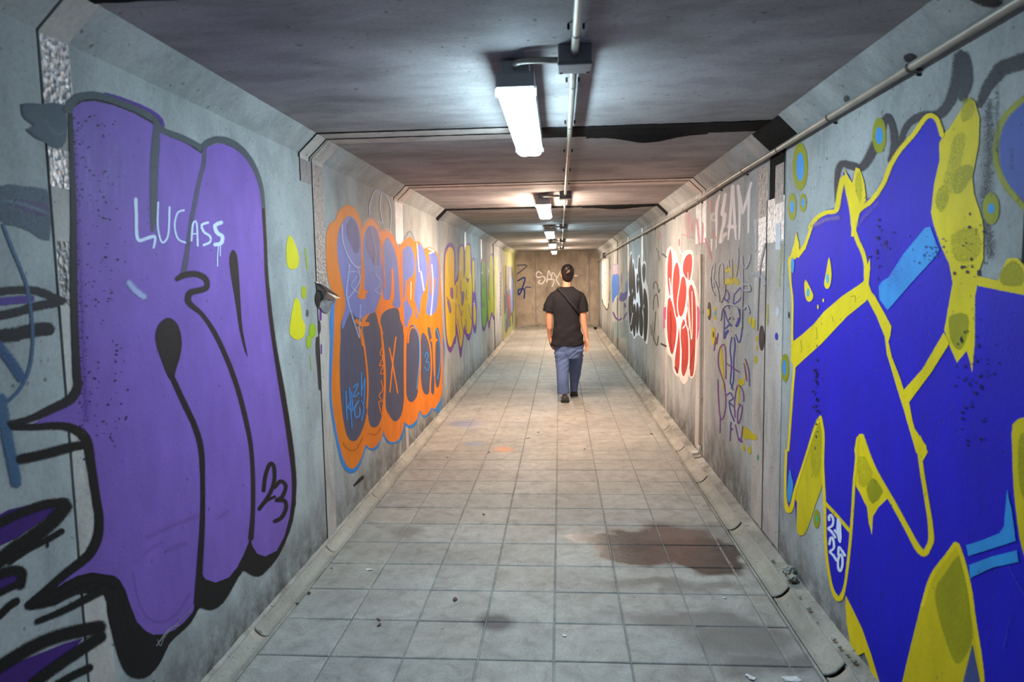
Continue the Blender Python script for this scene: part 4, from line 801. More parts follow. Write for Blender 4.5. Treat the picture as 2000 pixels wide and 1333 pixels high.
g.line((206, 120, 160), [(165, 1165), (165, 1333)], 4, a=.8).line(PK, [(450, 400), (470, 600)], 8, a=.5, soft=.8).line(PK, [(500, 430), (498, 590)], 4, a=.6, soft=.7)
g.done(WR)
# ---- right wall: grey outlined tag
g = Paint('R', 'graffiti_tag', 'grey and pale outlined letters over yellow crown marks on the grey wall')
DK, PL = (76, 76, 80), (186, 190, 198)
def dbl(pts, w=3.5, closed=False, fr='G2'):
    g.F(fr).line(DK, [(x+6, y+4) for x, y in pts], w+.8, a=.8, closed=closed).line(PL, pts, w, a=.95, closed=closed)
YC = (212, 196, 50)
g.F('G2').line(YC, [(375, 1140), (398, 1090), (440, 1180)], 7, a=.9).line(YC, [(370, 1290), (395, 1250), (430, 1290), (470, 1240), (510, 1290)], 9, a=.9).line(YC, [(430, 1180), (440, 1260)], 5, a=.7).line(YC, [(480, 1090), (510, 1120), (490, 1180)], 6, a=.7)
dbl([(190, 1340), (175, 1250), (178, 1130), (215, 1040), (222, 1100), (205, 1250), (212, 1340)], 3); dbl([(275, 1330), (265, 1200), (280, 1070), (305, 1045), (325, 1100), (330, 1340)], 3)
dbl([(372, 1100), (388, 1010), (402, 1080)], 3); dbl([(436, 1000), (440, 1220)], 2.5); dbl([(516, 860), (515, 1000), (490, 1200)], 2.2); dbl([(562, 960), (570, 1060), (610, 1100), (655, 1000), (658, 940)], 4)
dbl([(568, 1050), (572, 1300)], 3); dbl([(700, 1170), (760, 1190), (820, 1220), (838, 1300)], 7); dbl([(850, 800), (820, 930), (785, 1120), (768, 1340)], 3.2)
g.F('D6')
dbl([(600, 930), (625, 1000), (640, 1100)], 2.6, fr='D6'); dbl([(560, 900), (575, 1000), (600, 1050)], 2.4, fr='D6'); dbl([(655, 1110), (685, 1040), (690, 960)], 2.4, fr='D6'); dbl([(850, 960), (895, 965), (905, 1010), (850, 1010)], 4, fr='D6'); dbl([(845, 960), (838, 1150), (835, 1333)], 2.6, fr='D6')
dbl([(855, 1170), (880, 1140), (900, 1200)], 4, fr='D6'); dbl([(985, 900), (975, 1100), (968, 1350)], 2.6, fr='D6'); dbl([(650, 1260), (665, 1170), (720, 1130), (790, 1160), (810, 1240)], 3.4, fr='D6'); dbl([(720, 1260), (740, 1235), (760, 1260)], 2, fr='D6')
g.done(WR)
g = Paint('R', 'graffiti_tag', 'thin blue and purple scribbled lettering running down the grey wall')
BB, PP = (66, 74, 158), (128, 80, 140)
g.F('E8')
for p in ([(215, 30), (212, 80), (228, 108), (250, 90), (245, 50), (228, 25), (215, 40)], [(290, 60), (285, 130), (310, 120), (345, 80), (340, 10), (310, 40), (292, 60)], [(240, 110), (252, 170)], [(190, 230), (195, 180), (210, 160)], [(212, 180), (214, 300), (212, 400), (235, 350)], [(215, 180), (235, 250), (262, 300)], [(330, 180), (345, 240), (350, 320), (330, 430), (300, 370)],
          [(270, 390), (258, 480), (268, 600), (258, 740)], [(288, 390), (296, 450), (285, 560), (285, 700), (270, 780)], [(262, 740), (280, 790)], [(235, 830), (262, 815), (280, 860), (250, 880), (285, 920)], [(250, 880), (262, 960), (290, 1030)], [(265, 1040), (262, 1080), (278, 1095)]):
    g.line(BB, p, 2.6, a=.95)
g.line(BB, [(328, 180), (330, 240), (308, 300)], 6).line(BB, [(225, 320), (255, 290), (268, 300)], 3).line(BB, [(225, 360), (240, 340)], 5)
for p in ([(165, 715), (168, 850), (182, 1000), (205, 1005), (225, 900), (215, 760), (195, 690), (170, 610), (168, 520), (190, 455), (215, 450), (225, 520), (225, 705)], [(182, 1010), (180, 1120)], [(232, 590), (280, 625), (330, 655)], [(295, 1000), (292, 880), (310, 770), (335, 765), (358, 810), (362, 880)], [(325, 900), (350, 920), (340, 1000), (318, 1050), (315, 960), (335, 905)], [(298, 1060), (320, 1160), (340, 1175), (355, 1070)], [(373, 555), (400, 640), (406, 760)], [(365, 590), (385, 720)], [(262, 1080), (256, 1180)], [(150, 390), (135, 490)], [(165, 360), (155, 440)]):
    g.line(PP, p, 2.4, a=.9)
g.line(PP, [(325, 1170), (345, 1185)], 5)
g.done(WR)
g = Paint('R', 'paint_dots', 'yellow, black and blue sprayed dots around the scribbled lettering')
g.F('E8').line(YC, [(182, 460, 5), (195, 580, 6), (205, 690, 4), (205, 790, 2)], 5, a=.9).fill(YC, [(325, 715), (365, 710), (362, 750), (325, 755)], 2, .9, 1.5).line(YC, [(325, 760), (318, 900)], 4, a=.9).line(YC, [(375, 560), (372, 700)], 3, a=.9).fill(YC, [(362, 1080), (390, 1090), (430, 1125), (460, 1150), (455, 1175), (400, 1165), (362, 1160)], 2, .85, 2)
for x, y, rx, ry in ((410, 260, 9, 28), (438, 285, 13, 42), (463, 400, 7, 22), (456, 562, 10, 28), (406, 1255, 12, 28), (362, 1235, 9, 24), (463, 470, 5, 18), (144, 170, 6, 14), (144, 240, 6, 14)): g.ell(YC, x, y, rx, ry, a=.9, edge=1.2)
g.line((196, 192, 80), [(548, 140), (545, 290)], 3.5, a=.7).ell((130, 180, 190), 144, 205, 7, 22, a=.8, edge=1).ell((206, 210, 216), 622, 195, 10, 38, a=.9, edge=2).ell((58, 72, 190), 613, 382, 9, 26, edge=1.5)
g.ell((62, 54, 52), 500, 395, 19, 94, edge=1.5).ell((96, 84, 74), 502, 390, 7, 44, a=.6, edge=1.5).ell((74, 62, 50), 98, 188, 12, 68, edge=1).ell(YC, 92, 198, 8, 28, a=.9, edge=1).ell(YC, 128, 378, 14, 70, edge=1).ell((60, 56, 50), 131, 368, 4, 22, edge=1).ell((110, 180, 130), 470, 1310, 7, 22, a=.7, edge=1)
g.F('P').fill((206, 208, 214), [(1515, 437), (1524, 437), (1524, 488), (1515, 488)], 1, .9, 1)
g.line((200, 192, 90), [(1527, 480), (1522, 560)], 4, a=.5, soft=.7)
g.done(WR)
# ---- right wall: red piece
g = Paint('R', 'graffiti_lettering', 'tall red bubble letters with white outline on a white and pink haze')
RD = (182, 82, 76); WR_ = (252, 240, 236)
g.F('G4').fill((232, 214, 208), [(140, 470), (140, 250), (150, 110), (183, 55), (215, 110), (238, 150), (275, 230), (290, 140), (330, 90), (385, 110), (385, 250), (372, 350), (405, 420), (432, 560), (436, 800), (420, 1040), (400, 1180), (372, 1240), (345, 1200), (330, 1260), (298, 1285), (262, 1220), (240, 1215), (210, 1160), (200, 1060), (160, 1010), (140, 880), (128, 680)], 3, .95, 3)
g.fill((222, 100, 140), [(122, 620), (150, 600), (150, 700), (128, 700)], 2, .9, 1.5).fill((226, 110, 146), [(408, 610), (436, 610), (436, 800), (415, 900), (395, 980), (380, 900), (400, 760)], 2, .9, 1.5)
def RL(p): g.fill(RD, p, 3, 1, .8); g.line(WR_, p, 2.1, 3, closed=True)
RL([(183, 68), (198, 130), (202, 240), (195, 380), (184, 500), (168, 490), (152, 380), (150, 240), (162, 120)])
RL([(330, 125), (372, 122), (382, 200), (372, 300), (355, 360), (330, 352), (300, 310), (288, 260), (298, 180)])
RL([(350, 410), (380, 400), (410, 520), (416, 760), (408, 1000), (395, 1190), (372, 1228), (352, 1200), (350, 1000), (345, 850), (310, 760), (325, 640), (335, 500)])
RL([(160, 520), (188, 520), (215, 620), (240, 740), (238, 860), (215, 1000), (195, 1030), (172, 990), (150, 860), (145, 700), (150, 580)])
RL([(238, 190), (262, 240), (270, 330), (262, 440), (248, 560), (262, 600), (290, 560), (290, 680), (258, 680), (235, 700), (215, 620), (200, 500), (198, 380), (210, 250)])
RL([(295, 318), (318, 345), (330, 440), (322, 560), (300, 660), (270, 690), (248, 640), (245, 540), (262, 420), (275, 345)])
RL([(215, 1080), (240, 900), (258, 760), (272, 900), (268, 1120), (248, 1200), (225, 1175)])
RL([(275, 760), (300, 700), (325, 760), (345, 860), (348, 1060), (330, 1170), (300, 1228), (275, 1170), (278, 1000), (268, 860)])
g.ell((244, 232, 224), 257, 715, 13, 42, edge=1).line(WR_, [(172, 340), (182, 430), (190, 540)], 2).line(WR_, [(338, 290), (342, 480), (355, 700), (370, 890), (378, 760), (375, 460)], 1.6).line(WR_, [(335, 600), (350, 760), (340, 820)], 1.5).line(WR_, [(300, 660), (322, 740), (292, 790)], 2.2).line((150, 40, 50), [(180, 640), (188, 760), (182, 900), (196, 1000)], 2, a=.6, soft=.7).line((150, 40, 50), [(352, 1150), (372, 1060), (392, 980)], 2.5, a=.5, soft=.7).line((120, 40, 46), [(222, 1140), (245, 1190)], 4, a=.7, soft=.6).line((232, 120, 116), [(290, 860), (310, 940), (305, 1060)], 5, a=.5, soft=.8).line((232, 120, 116), [(225, 280), (240, 360)], 4, a=.5, soft=.8).line((236, 130, 120), [(210, 840), (205, 900)], 4, a=.5, soft=.8)
g.line(WR_, [(335, 395), (355, 360), (385, 370), (400, 430)], 2.6).line(WR_, [(262, 80), (290, 130), (300, 110)], 2, a=.8).line(WR_, [(215, 110), (225, 90), (235, 130)], 1.4, a=.8)
g.done(WR)
# ---- right wall: thin black arcs
g = Paint('R', 'graffiti_marks', 'thin black arcs sprayed between the red and the black lettering')
g.F('G4')
for p in ([(30, 430), (32, 390), (48, 372), (65, 400), (76, 470), (85, 440)], [(28, 620), (30, 540), (45, 490), (62, 500), (72, 600)], [(55, 70), (72, 110), (82, 180)], [(20, 730), (25, 860), (45, 920), (62, 940), (72, 860)], [(5, 760), (10, 850)], [(48, 640), (40, 760), (30, 900)]): g.line((74, 70, 70), p, 1.8, a=.85)
g.line((70, 68, 68), [(108, 120), (145, 150)], 3, a=.8).line((70, 68, 68), [(100, 930), (140, 950)], 4, a=.8).line((196, 190, 186), [(18, 690), (25, 800), (45, 900)], 3, a=.5, soft=.8)
g.done(WR)
# ---- right wall: black piece
g = Paint('R', 'graffiti_lettering', 'narrow black bubble letters with white outline and white sparkles on the right wall')
BK = (34, 35, 38); WO = (244, 244, 248)
g.F('E4').fill(WO, [(400, 820), (405, 600), (420, 400), (440, 308), (456, 400), (470, 412), (482, 500), (500, 520), (515, 500), (520, 400), (535, 350), (552, 420), (570, 460), (600, 422), (620, 490), (612, 640), (640, 760), (650, 1000), (645, 1200), (640, 1333), (632, 1400), (615, 1400), (590, 1345), (565, 1335), (530, 1300), (505, 1310), (478, 1345), (455, 1290), (430, 1260), (412, 1120)], 3, .95, .6)
for p in ([(440, 335), (455, 450), (455, 640), (470, 800), (460, 920), (430, 840), (412, 720), (416, 500)], [(466, 440), (482, 560), (490, 700), (496, 860), (480, 880), (462, 760), (456, 560)], [(535, 372), (552, 450), (560, 620), (576, 800), (575, 1000), (560, 1050), (545, 900), (530, 700), (522, 500)], [(595, 452), (612, 500), (606, 620), (590, 690), (575, 600), (572, 500)],
          [(412, 850), (440, 840), (465, 940), (470, 1100), (455, 1240), (435, 1255), (418, 1150), (408, 980)], [(472, 940), (492, 960), (498, 1120), (488, 1290), (476, 1320), (462, 1250), (462, 1100)], [(512, 910), (530, 980), (532, 1140), (520, 1260), (508, 1285), (498, 1180), (500, 1000)], [(540, 960), (570, 1030), (585, 1150), (575, 1290), (560, 1320), (540, 1260), (535, 1100)], [(590, 760), (615, 780), (635, 900), (638, 1100), (628, 1290), (610, 1380), (590, 1320), (590, 1120), (580, 960)], [(512, 570), (528, 640), (525, 780), (510, 800), (502, 680)]):
    g.fill(BK, p, 3, 1, .3)
for x, y in ((455, 780), (525, 640), (610, 705), (590, 960), (582, 795)): spark(x, y, 26)
g.line(WO, [(435, 1180), (460, 1040)], 1.2).line((150, 152, 158), [(440, 960), (450, 1060)], 2, a=.5, soft=.8)
g.done(WR)
# ---- right wall: blue wash and white sheet
g = Paint('R', 'graffiti_marks', 'blue and violet washed patches with a purple zigzag far along the right wall')
g.F('E4').fill((196, 184, 206), [(222, 480), (290, 470), (292, 620), (222, 620)], 2, .7, 1).fill((84, 128, 210), [(222, 620), (250, 590), (292, 600), (292, 800), (262, 830), (235, 880), (222, 900)], 3, .9, 1.5).fill((98, 100, 168), [(300, 880), (320, 800), (350, 810), (390, 760), (398, 640), (398, 800), (380, 860), (345, 900)], 3, .85, 1.5).fill((120, 160, 200), [(372, 700), (398, 660), (400, 760), (380, 790)], 2, .8, 1)
g.line((102, 66, 134), [(228, 1035), (250, 1085), (290, 1125), (325, 1105)], 3).line((102, 66, 134), [(350, 1110), (385, 1040)], 2.4, a=.8).line((102, 66, 134), [(362, 930), (372, 970)], 3, a=.8).line((110, 120, 124), [(230, 470), (290, 460)], 1.2, a=.7)
g.fill((150, 186, 196), [(222, 1150), (300, 1150), (400, 1120), (402, 1333), (222, 1333)], 1, .35, 2)
random.seed(9)
for k in range(16):
    x = random.uniform(226, 395); y = random.uniform(560, 1000); g.line(random.choice([(120, 110, 160), (150, 150, 190), (180, 180, 190)]), [(x, y), (x, y+random.uniform(80, 240))], random.uniform(.5, 1.1), a=.6)
g.done(WR)
g = Paint('R', 'pasted_sheet', 'white sheet with black scribbles pasted at the far end of the right wall')
g.F('E4').fill((236, 228, 220), [(96, 470), (115, 430), (150, 400), (172, 440), (170, 940), (150, 990), (112, 950), (98, 880)], 2, 1, .6).line((50, 46, 46), [(98, 880), (110, 940), (135, 975), (150, 1005), (170, 970), (172, 930)], 1.6).line((60, 54, 52), [(190, 380), (185, 460), (195, 520)], 1.2)
for k in range(14): x = random.uniform(100, 165); y = random.uniform(430, 860); g.line((60, 56, 56), [(x, y), (x+random.uniform(-8, 8), y+random.uniform(5, 16))], .8, a=.9)
g.line((70, 60, 60), [(190, 780), (182, 900)], 1, a=.8)
g.done(WR)

# ------------------------------------------------------------------ lamps
def lamp(i, y, col, power, label):
    x = -0.148; Lg = 1.20
    t = thing('fluorescent_light', label, 'ceiling light', (x, y, ZC), 'ceiling lamps along the passage')
    bm = bmesh.new(); n = 8                                        # housing: shallow tray with a lip, open below
    box(bm, -0.050, 0.050, 0.02, Lg-0.02, -0.060, -0.006, 0.006)
    box(bm, -0.067, 0.067, 0.0, Lg, -0.104, -0.050, 0.008)
    obj('housing', bm, M_HOUS, t)
    for sx in (-0.05, 0.05):
        bm = bmesh.new(); box(bm, sx*0.4-0.012, sx*0.4+0.012, 0.25 if sx < 0 else Lg-0.28, 0.28 if sx < 0 else Lg-0.25, -0.007, 0.0); obj('bracket', bm, M_CLIP, t)
    # diffuser: long trough with rounded ends and slightly fluted bottom
    bm = bmesh.new(); st = [(0.012, 0.80, 0.6), (0.018, 0.97, 0.95), (0.05, 1, 1), (Lg/2, 1, 1), (Lg-0.07, 1, 1), (Lg-0.035, 0.94, 0.93), (Lg-0.015, 0.78, 0.72)]
    prof = [(-0.063, -0.102), (-0.063, -0.114), (-0.059, -0.130), (-0.048, -0.138), (-0.024, -0.141), (0, -0.137), (0.024, -0.141), (0.048, -0.138), (0.059, -0.130), (0.063, -0.114), (0.063, -0.102)]
    rings = [[bm.verts.new((px*sx, yy, -0.102+(pz+0.102)*sz)) for px, pz in prof] for yy, sx, sz in st]
    for a, b in zip(rings, rings[1:]):
        for k in range(len(prof)-1): bm.faces.new((a[k], a[k+1], b[k+1], b[k]))
    bm.faces.new(rings[0]); bm.faces.new(rings[-1][::-1]); bmesh.ops.recalc_face_normals(bm, faces=bm.faces)
    m = bpy.data.materials.get('diffuser_%s' % ('cool' if col == COOL else 'warm') + str(int(power)))
    if not m:
        q = NT('diffuser_%s' % ('cool' if col == COOL else 'warm') + str(int(power))); q.set(Base_Color=(0.8, 0.8, 0.8, 1), Roughness=0.4)
        q.b.inputs['Emission Color'].default_value = (*col, 1); q.b.inputs['Emission Strength'].default_value = power; m = q.m
    obj('diffuser', bm, m, t, True)
    for yy in (0.04, Lg-0.06):
        for sx in (-1, 1):
            bm = bmesh.new(); box(bm, sx*0.069-0.004, sx*0.069+0.004, yy, yy+0.02, -0.122, -0.090, 0.001); obj('clip', bm, M_CLIP if yy > 0.5 else M_HOUS, t)
    # bent conduit from the joint box into the lamp end
    bm = bmesh.new(); tube(bm, [(0.148, -0.05, -0.035), (0.10, -0.052, -0.034), (0.05, -0.052, -0.033), (0.02, -0.045, -0.033), (0.004, -0.025, -0.033), (0.0, 0.004, -0.036)], 0.0105, 12)
    obj('bent_conduit', bm, M_CONDUIT, t, True)
    return t
bx_y = []
for i, (y, col, pw, lb) in enumerate(LAMPS):
    lamp(i, y, col, pw, lb)
    b = thing('junction_box', '%s square grey joint box on the ceiling pipe, beside its lamp' % ordn[i], 'junction box', (0.056, y-0.055, ZC), 'joint boxes on the ceiling pipe')
    bm = bmesh.new(); box(bm, -0.055, 0.055, -0.05, 0.05, -0.058, 0, 0.004); obj('body', bm, M_BOX, b)
    bm = bmesh.new(); box(bm, -0.057, 0.057, -0.052, 0.052, -0.068, -0.058, 0.003); obj('lid', bm, M_BOX, b)
    for sx in (-1, 1):
        bm = bmesh.new(); box(bm, sx*0.045-0.005, sx*0.045+0.005, 0.035, 0.045, -0.071, -0.067, 0.001); obj('screw', bm, M_CLIP, b)
    bx_y.append(y-0.055)

# ------------------------------------------------------------------ ceiling pipe in runs between the boxes
ends = [-3.0]+bx_y
for i in range(len(bx_y)):
    a = ends[i]+(0.052 if i else 0); b = bx_y[i]-0.052; r = 0.0125 if i < 2 else 0.010
    lb = 'straight grey pipe run on the ceiling %s' % ('leading into the nearest joint box' if i == 0 else 'between the %s and %s joint boxes' % (ordn[i-1], ordn[i]))
    t = thing('ceiling_conduit', lb, 'pipe', (0.056, a, ZC-0.03), 'ceiling pipe runs')
    bm = bmesh.new(); tube(bm, [(0, 0, 0), (0.001, (b-a)*0.33, 0.0005), (-0.001, (b-a)*0.66, 0), (0, b-a, 0)], r, 16); obj('pipe', bm, M_CONDUIT, t, True)
    ys = {0: [-2.2, -1.3, -0.4, 0.5, 1.3, 2.14], 1: [2.70, 3.42, 4.18, 4.92, 5.64]}.get(i) or [a+0.35+0.72*k for k in range(int((b-a-0.4)/0.72)+1)]
    for y in ys:
        bm = bmesh.new(); n = 10
        pts = [(-0.026, 0, 0.028), (-0.020, 0, 0.0265)]+[(math.cos(math.pi+math.pi*k/n)*(r+0.0015), 0, math.sin(math.pi+math.pi*k/n)*(r+0.0015)) for k in range(n+1)]+[(0.020, 0, 0.0265), (0.026, 0, 0.028)]
        rows = [[bm.verts.new((px, dy, pz)) for dy in (-0.006, 0.006)] for px, _, pz in pts]
        for p, q in zip(rows, rows[1:]): bm.faces.new((p[0], p[1], q[1], q[0]))
        for sx in (-0.023, 0.023): tube(bm, [(sx, 0, 0.029), (sx, 0, 0.018), (sx, 0, 0.012)], [0.004, 0.0045, 0.003], 8)
        o = obj('pipe_clip', bm, M_CLIP, t); o.location = (0, y-a, 0)

# ------------------------------------------------------------------ pipe along the right wall
t = thing('wall_conduit', 'long thin grey pipe clipped high along the right wall', 'pipe', (1.122, 0, 2.1))
zy = [(-3, 2.20), (1.2, 2.152), (1.84, 2.150), (2.33, 2.146), (3.0, 2.140), (3.70, 2.130), (4.35, 2.124), (5.03, 2.112), (5.70, 2.095), (6.6, 2.085), (7.79, 2.073), (9.0, 2.062), (10.4, 2.060), (12, 2.050), (13.8, 2.030), (15.5, 2.03), (17.3, 2.015)]
bm = bmesh.new(); tube(bm, spline([(0, y, z-2.1) for y, z in zy], False, 4), 0.0145, 16); obj('pipe', bm, M_CONDUIT, t, True)
def zc(y):
    for (a, za), (b, zb) in zip(zy, zy[1:]):
        if a <= y <= b: return za+(zb-za)*(y-a)/(b-a)
for y in (1.5, 2.33, 2.99, 3.66, 4.33, 5.0, 5.66, 6.33, 7.0, 7.66, 8.4, 9.2, 10.0, 10.8, 11.66, 12.5, 13.6, 14.6, 15.8):
    bm = bmesh.new(); n = 10; r = 0.016
    pts = [(0.030, 0.030), (0.0285, 0.020)]+[(-math.sin(math.pi*k/n)*r, math.cos(math.pi*k/n)*r) for k in range(n+1)]+[(0.0285, -0.020), (0.030, -0.030)]
    rows = [[bm.verts.new((px, dy, pz)) for dy in (-0.007, 0.007)] for px, pz in pts]
    for p, q in zip(rows, rows[1:]): bm.faces.new((p[0], p[1], q[1], q[0]))
    for sz in (-0.025, 0.025): tube(bm, [(0.030, 0, sz), (0.022, 0, sz), (0.017, 0, sz)], [0.0045, 0.005, 0.003], 8)
    o = obj('pipe_clip', bm, M_CLIP, t); o.location = (0, y, zc(y)-2.1)
pb = U(1177, 492, 'R', 0.03)
t = thing('wall_box', 'small dark box where the wall pipe ends near the far end', 'junction box', (1.122, 17.4, 2.01))
bm = bmesh.new(); box(bm, -0.045, 0.029, -0.05, 0.06, -0.07, 0.07, 0.006); obj('body', bm, M_BOX, t)
bm = bmesh.new(); box(bm, -0.051, -0.0455, -0.052, 0.062, -0.072, 0.072, 0.002); obj('lid', bm, M_CLIP, t)
bm = bmesh.new(); tube(bm, [(0, 17.46, 2.00), (0.0, 18.2, 1.975), (0.0, 19.2, 1.95), (0, YB-0.02, 1.90)], 0.012, 10)
for v in bm.verts: v.co.x += 1.122
tag(obj('pipe_end', bm, M_CONDUIT, None, True), 'short sloping pipe end between the small dark box and the end wall', 'pipe')

# drain pipe at the third joint on the right
t = thing('drain_pipe', 'thin white plastic pipe down the right wall, elbow at the foot beside the red lettering', 'pipe', (1.136, 5.62, 0))
bm = bmesh.new(); tube(bm, [(0, 0, 1.66), (0, 0, 1.0), (0.002, 0, 0.5), (0, 0, 0.075)], 0.0115, 14); obj('pipe', bm, M_PVC, t, True)
bm = bmesh.new(); tube(bm, [(0, 0, 0.095), (0, 0, 0.06), (-0.003, 0, 0.042), (-0.012, 0, 0.030), (-0.028, 0.0, 0.026), (-0.062, 0.0, 0.024)], 0.0155, 14); obj('elbow', bm, M_PVC, t, True)
for z in (0.5, 1.2):
    bm = bmesh.new(); tube(bm, [(0, 0, z-0.006), (0, 0, z+0.006)], 0.0145, 14); box(bm, -0.001, 0.0165, -0.02, 0.02, z-0.006, z+0.006); obj('pipe_clip', bm, M_PVC, t)

# torn black flap on the left joint
t = thing('torn_flap', 'torn black plastic flap sticking out of the left wall joint beside the orange lettering', 'plastic flap', U(622, 580, 'L', 0.0))
O = t.location.copy()
def lift(px, py, h): return U(px, py, 'L', h)-O
def sheet(name, pts, mat, th=0.003):
    bm = bmesh.new(); P_ = [lift(*p) for p in pts]; c = sum(P_, Vector())/len(P_); c.x += 0.004
    a = [bm.verts.new(p) for p in P_]; b = [bm.verts.new(p-Vector((th, 0, 0))) for p in P_]; ca = bm.verts.new(c); cb = bm.verts.new(c-Vector((th, 0, 0))); n = len(P_)
    for i in range(n):
        j = (i+1) % n; bm.faces.new((a[i], a[j], ca)); bm.faces.new((b[j], b[i], cb)); bm.faces.new((a[i], b[i], b[j], a[j]))
    bmesh.ops.recalc_face_normals(bm, faces=bm.faces); return obj(name, bm, mat, t)
G = lambda x, y, h: (600+x*.075, 520+y*.075, h)
sheet('upper_fold', [G(225, 390, .006), G(240, 440, .010), (600+350*.075, 520+465*.075, .022), G(480, 530, .030), G(620, 640, .036), G(760, 730, .040), G(875, 828, .044), G(740, 850, .042), G(700, 890, .040), G(540, 870, .032), G(420, 850, .022), G(400, 760, .014), G(340, 650, .010), G(262, 620, .008)], M_FLAP)
sheet('dark_mouth', [G(262, 640, .006), G(340, 640, .008), G(385, 700, .009), G(398, 800, .010), G(395, 860, .010), G(330, 960, .009), G(320, 1040, .008), G(288, 1085, .007), G(245, 1000, .006), G(215, 880, .006), G(225, 760, .006)], plain('inner_black', (10, 10, 11), 0.8, 0, 0.1))
sheet('lower_flap', [G(400, 900, .012), G(440, 880, .018), G(700, 888, .036), G(660, 980, .026), G(590, 1150, .016), G(540, 1230, .010), G(420, 1200, .007), G(330, 1070, .007), G(350, 960, .009)], M_DULL)

# mortar rubble and small litter
def lump(c, r, seed, squash=0.6, mat=None, name='rubble', sub=2):
    bm = bmesh.new(); bmesh.ops.create_icosphere(bm, subdivisions=sub, radius=r)
    for v in bm.verts:
        n = noise.noise(v.co*(2.2/r)+Vector((seed*3.1, seed, 0))); v.co *= 1+0.45*n; v.co.z *= squash
    zmin = min(v.co.z for v in bm.verts)
    for v in bm.verts: v.co.z -= zmin
    o = obj(name, bm, mat or M_LEDGE); o.location = c; return o
random.seed(21)
rb = U(1532, 1128, 'F', 0.0)
tag(lump((1.118, rb.y+0.02, -0.004), 0.030, 1, 0.8, None, 'mortar_lump', 3), 'crumbling mortar lump at the foot of the right wall beside the nearest joint', 'rubble')
tag(lump((1.112, rb.y-0.05, -0.004), 0.024, 4, 0.8, None, 'mortar_lump', 3), 'darker mortar lump just in front of the larger one by the right wall', 'rubble')
for k, (px, py) in enumerate(((1556, 1168), (1575, 1192), (1628, 1252), (1640, 1268), (1655, 1282), (1500, 1098), (1668, 1296))):
    p = U(px, py, 'F', -0.0); p.x = min(p.x, 1.138)
    tag(lump((max(1.09, p.x), p.y, 0.0), random.uniform(.006, .013), k+7, 0.7, None, 'pebble'), 'small grey crumb of mortar on the ledge at the foot of the right wall', 'pebble', 'mortar crumbs on the right ledge')
M_LEAF = plain('dry_leaf', (70, 52, 38), 0.8, 0, 0.3); M_CRUMB = plain('pale_crumb', (210, 206, 198), 0.7, 0, 0.1)
def bit(px, py, r, mat, name, label, cat, group=None, elong=1.6):
    p = U(px, py, 'F', 0.001); bm = bmesh.new(); n = 9; a0 = random.random()*6
    top = []
    for k in range(n):
        a = k*math.tau/n; rr = r*random.uniform(.6, 1.1); x, y = rr*math.cos(a)*elong, rr*math.sin(a)
        top.append(Vector((x*math.cos(a0)-y*math.sin(a0), x*math.sin(a0)+y*math.cos(a0), 0.0015+random.uniform(0, r*0.5))))
    prism(bm, top, (0, 0, -0.0012)); zmin = min(v.co.z for v in bm.verts)
    for v in bm.verts: v.co.z -= zmin
    o = obj(name, bm, mat); o.location = (p.x, p.y, 0.0008); tag(o, label, cat, group)
for px, py, r in ((1031, 857, .011), (1051, 845, .012), (1042, 790, .007), (1147, 804, .012), (1272, 848, .012), (945, 1006, .009), (889, 1172, .012), (740, 1212, .010), (741, 1222, .010), (604, 1160, .010), (581, 1180, .009), (1142, 878, .008), (955, 884, .010), (874, 894, .007)):
    bit(px, py, r, M_LEAF, 'dry_leaf_bit', 'tiny dark dry leaf fragment on the paving tiles', 'leaf', 'leaf fragments on the paving')
bit(721, 1114, .013, M_CRUMB, 'paper_scrap', 'tiny white paper scrap on the paving tiles at left', 'litter', None, 2.2)
bit(1415, 1169, .007, M_CRUMB, 'white_pebble', 'tiny white pebble on the tiles near the damp patch', 'pebble')
bit(1103, 1243, .008, M_CRUMB, 'paper_scrap', 'pale speck on the tile in the middle foreground', 'litter')
bit(1466, 1325, .016, M_CRUMB, 'mortar_chip', 'pale flat chip lying on the tiles at the bottom right', 'litter')
bit(1545, 1330, .018, M_CRUMB, 'mortar_chip', 'pale flat chip beside the tile edge at the bottom right', 'litter', None, 2.4)

# ------------------------------------------------------------------ the walking person
Y = 8.20
def bake(name, bm, voxel, smooth_it, mat, parent, disp=None):
    me = bpy.data.meshes.new(name+'_src'); bm.to_mesh(me); bm.free()
    o = bpy.data.objects.new(name+'_src', me); C.objects.link(o)
    m = o.modifiers.new('r', 'REMESH'); m.mode = 'VOXEL'; m.voxel_size = voxel
    if smooth_it:
        s = o.modifiers.new('s', 'SMOOTH'); s.factor = 0.6; s.iterations = smooth_it
    bpy.context.view_layer.update(); dg = bpy.context.evaluated_depsgraph_get()
    new = bpy.data.meshes.new_from_object(o.evaluated_get(dg)); new.name = name
    bpy.data.objects.remove(o); bpy.data.meshes.remove(me)
    if disp:
        ns = [v.normal.copy() for v in new.vertices]
        for v, n in zip(new.vertices, ns): v.co += n*disp(v.co, n)
    for p in new.polygons: p.use_smooth = True
    new.materials.clear()
    return link(name, new, mat, parent)
def rings(bm, L, n=24, pw=2.0):
    """L: (centre, rx, ry[, tilt axis]) stacked cross-sections"""
    R_ = []
    for c, rx, ry in L:
        r = []
        for k in range(n):
            a = k*math.tau/n; ca, sa = math.cos(a), math.sin(a)
            r.append(bm.verts.new((c[0]+rx*math.copysign(abs(ca)**(2/pw), ca), c[1]+ry*math.copysign(abs(sa)**(2/pw), sa), c[2])))
        R_.append(r)
    for A, B in zip(R_, R_[1:]):
        for k in range(n): bm.faces.new((A[k], A[(k+1) % n], B[(k+1) % n], B[k]))
    bm.faces.new(R_[0][::-1]); bm.faces.new(R_[-1]); bmesh.ops.recalc_face_normals(bm, faces=bm.faces)
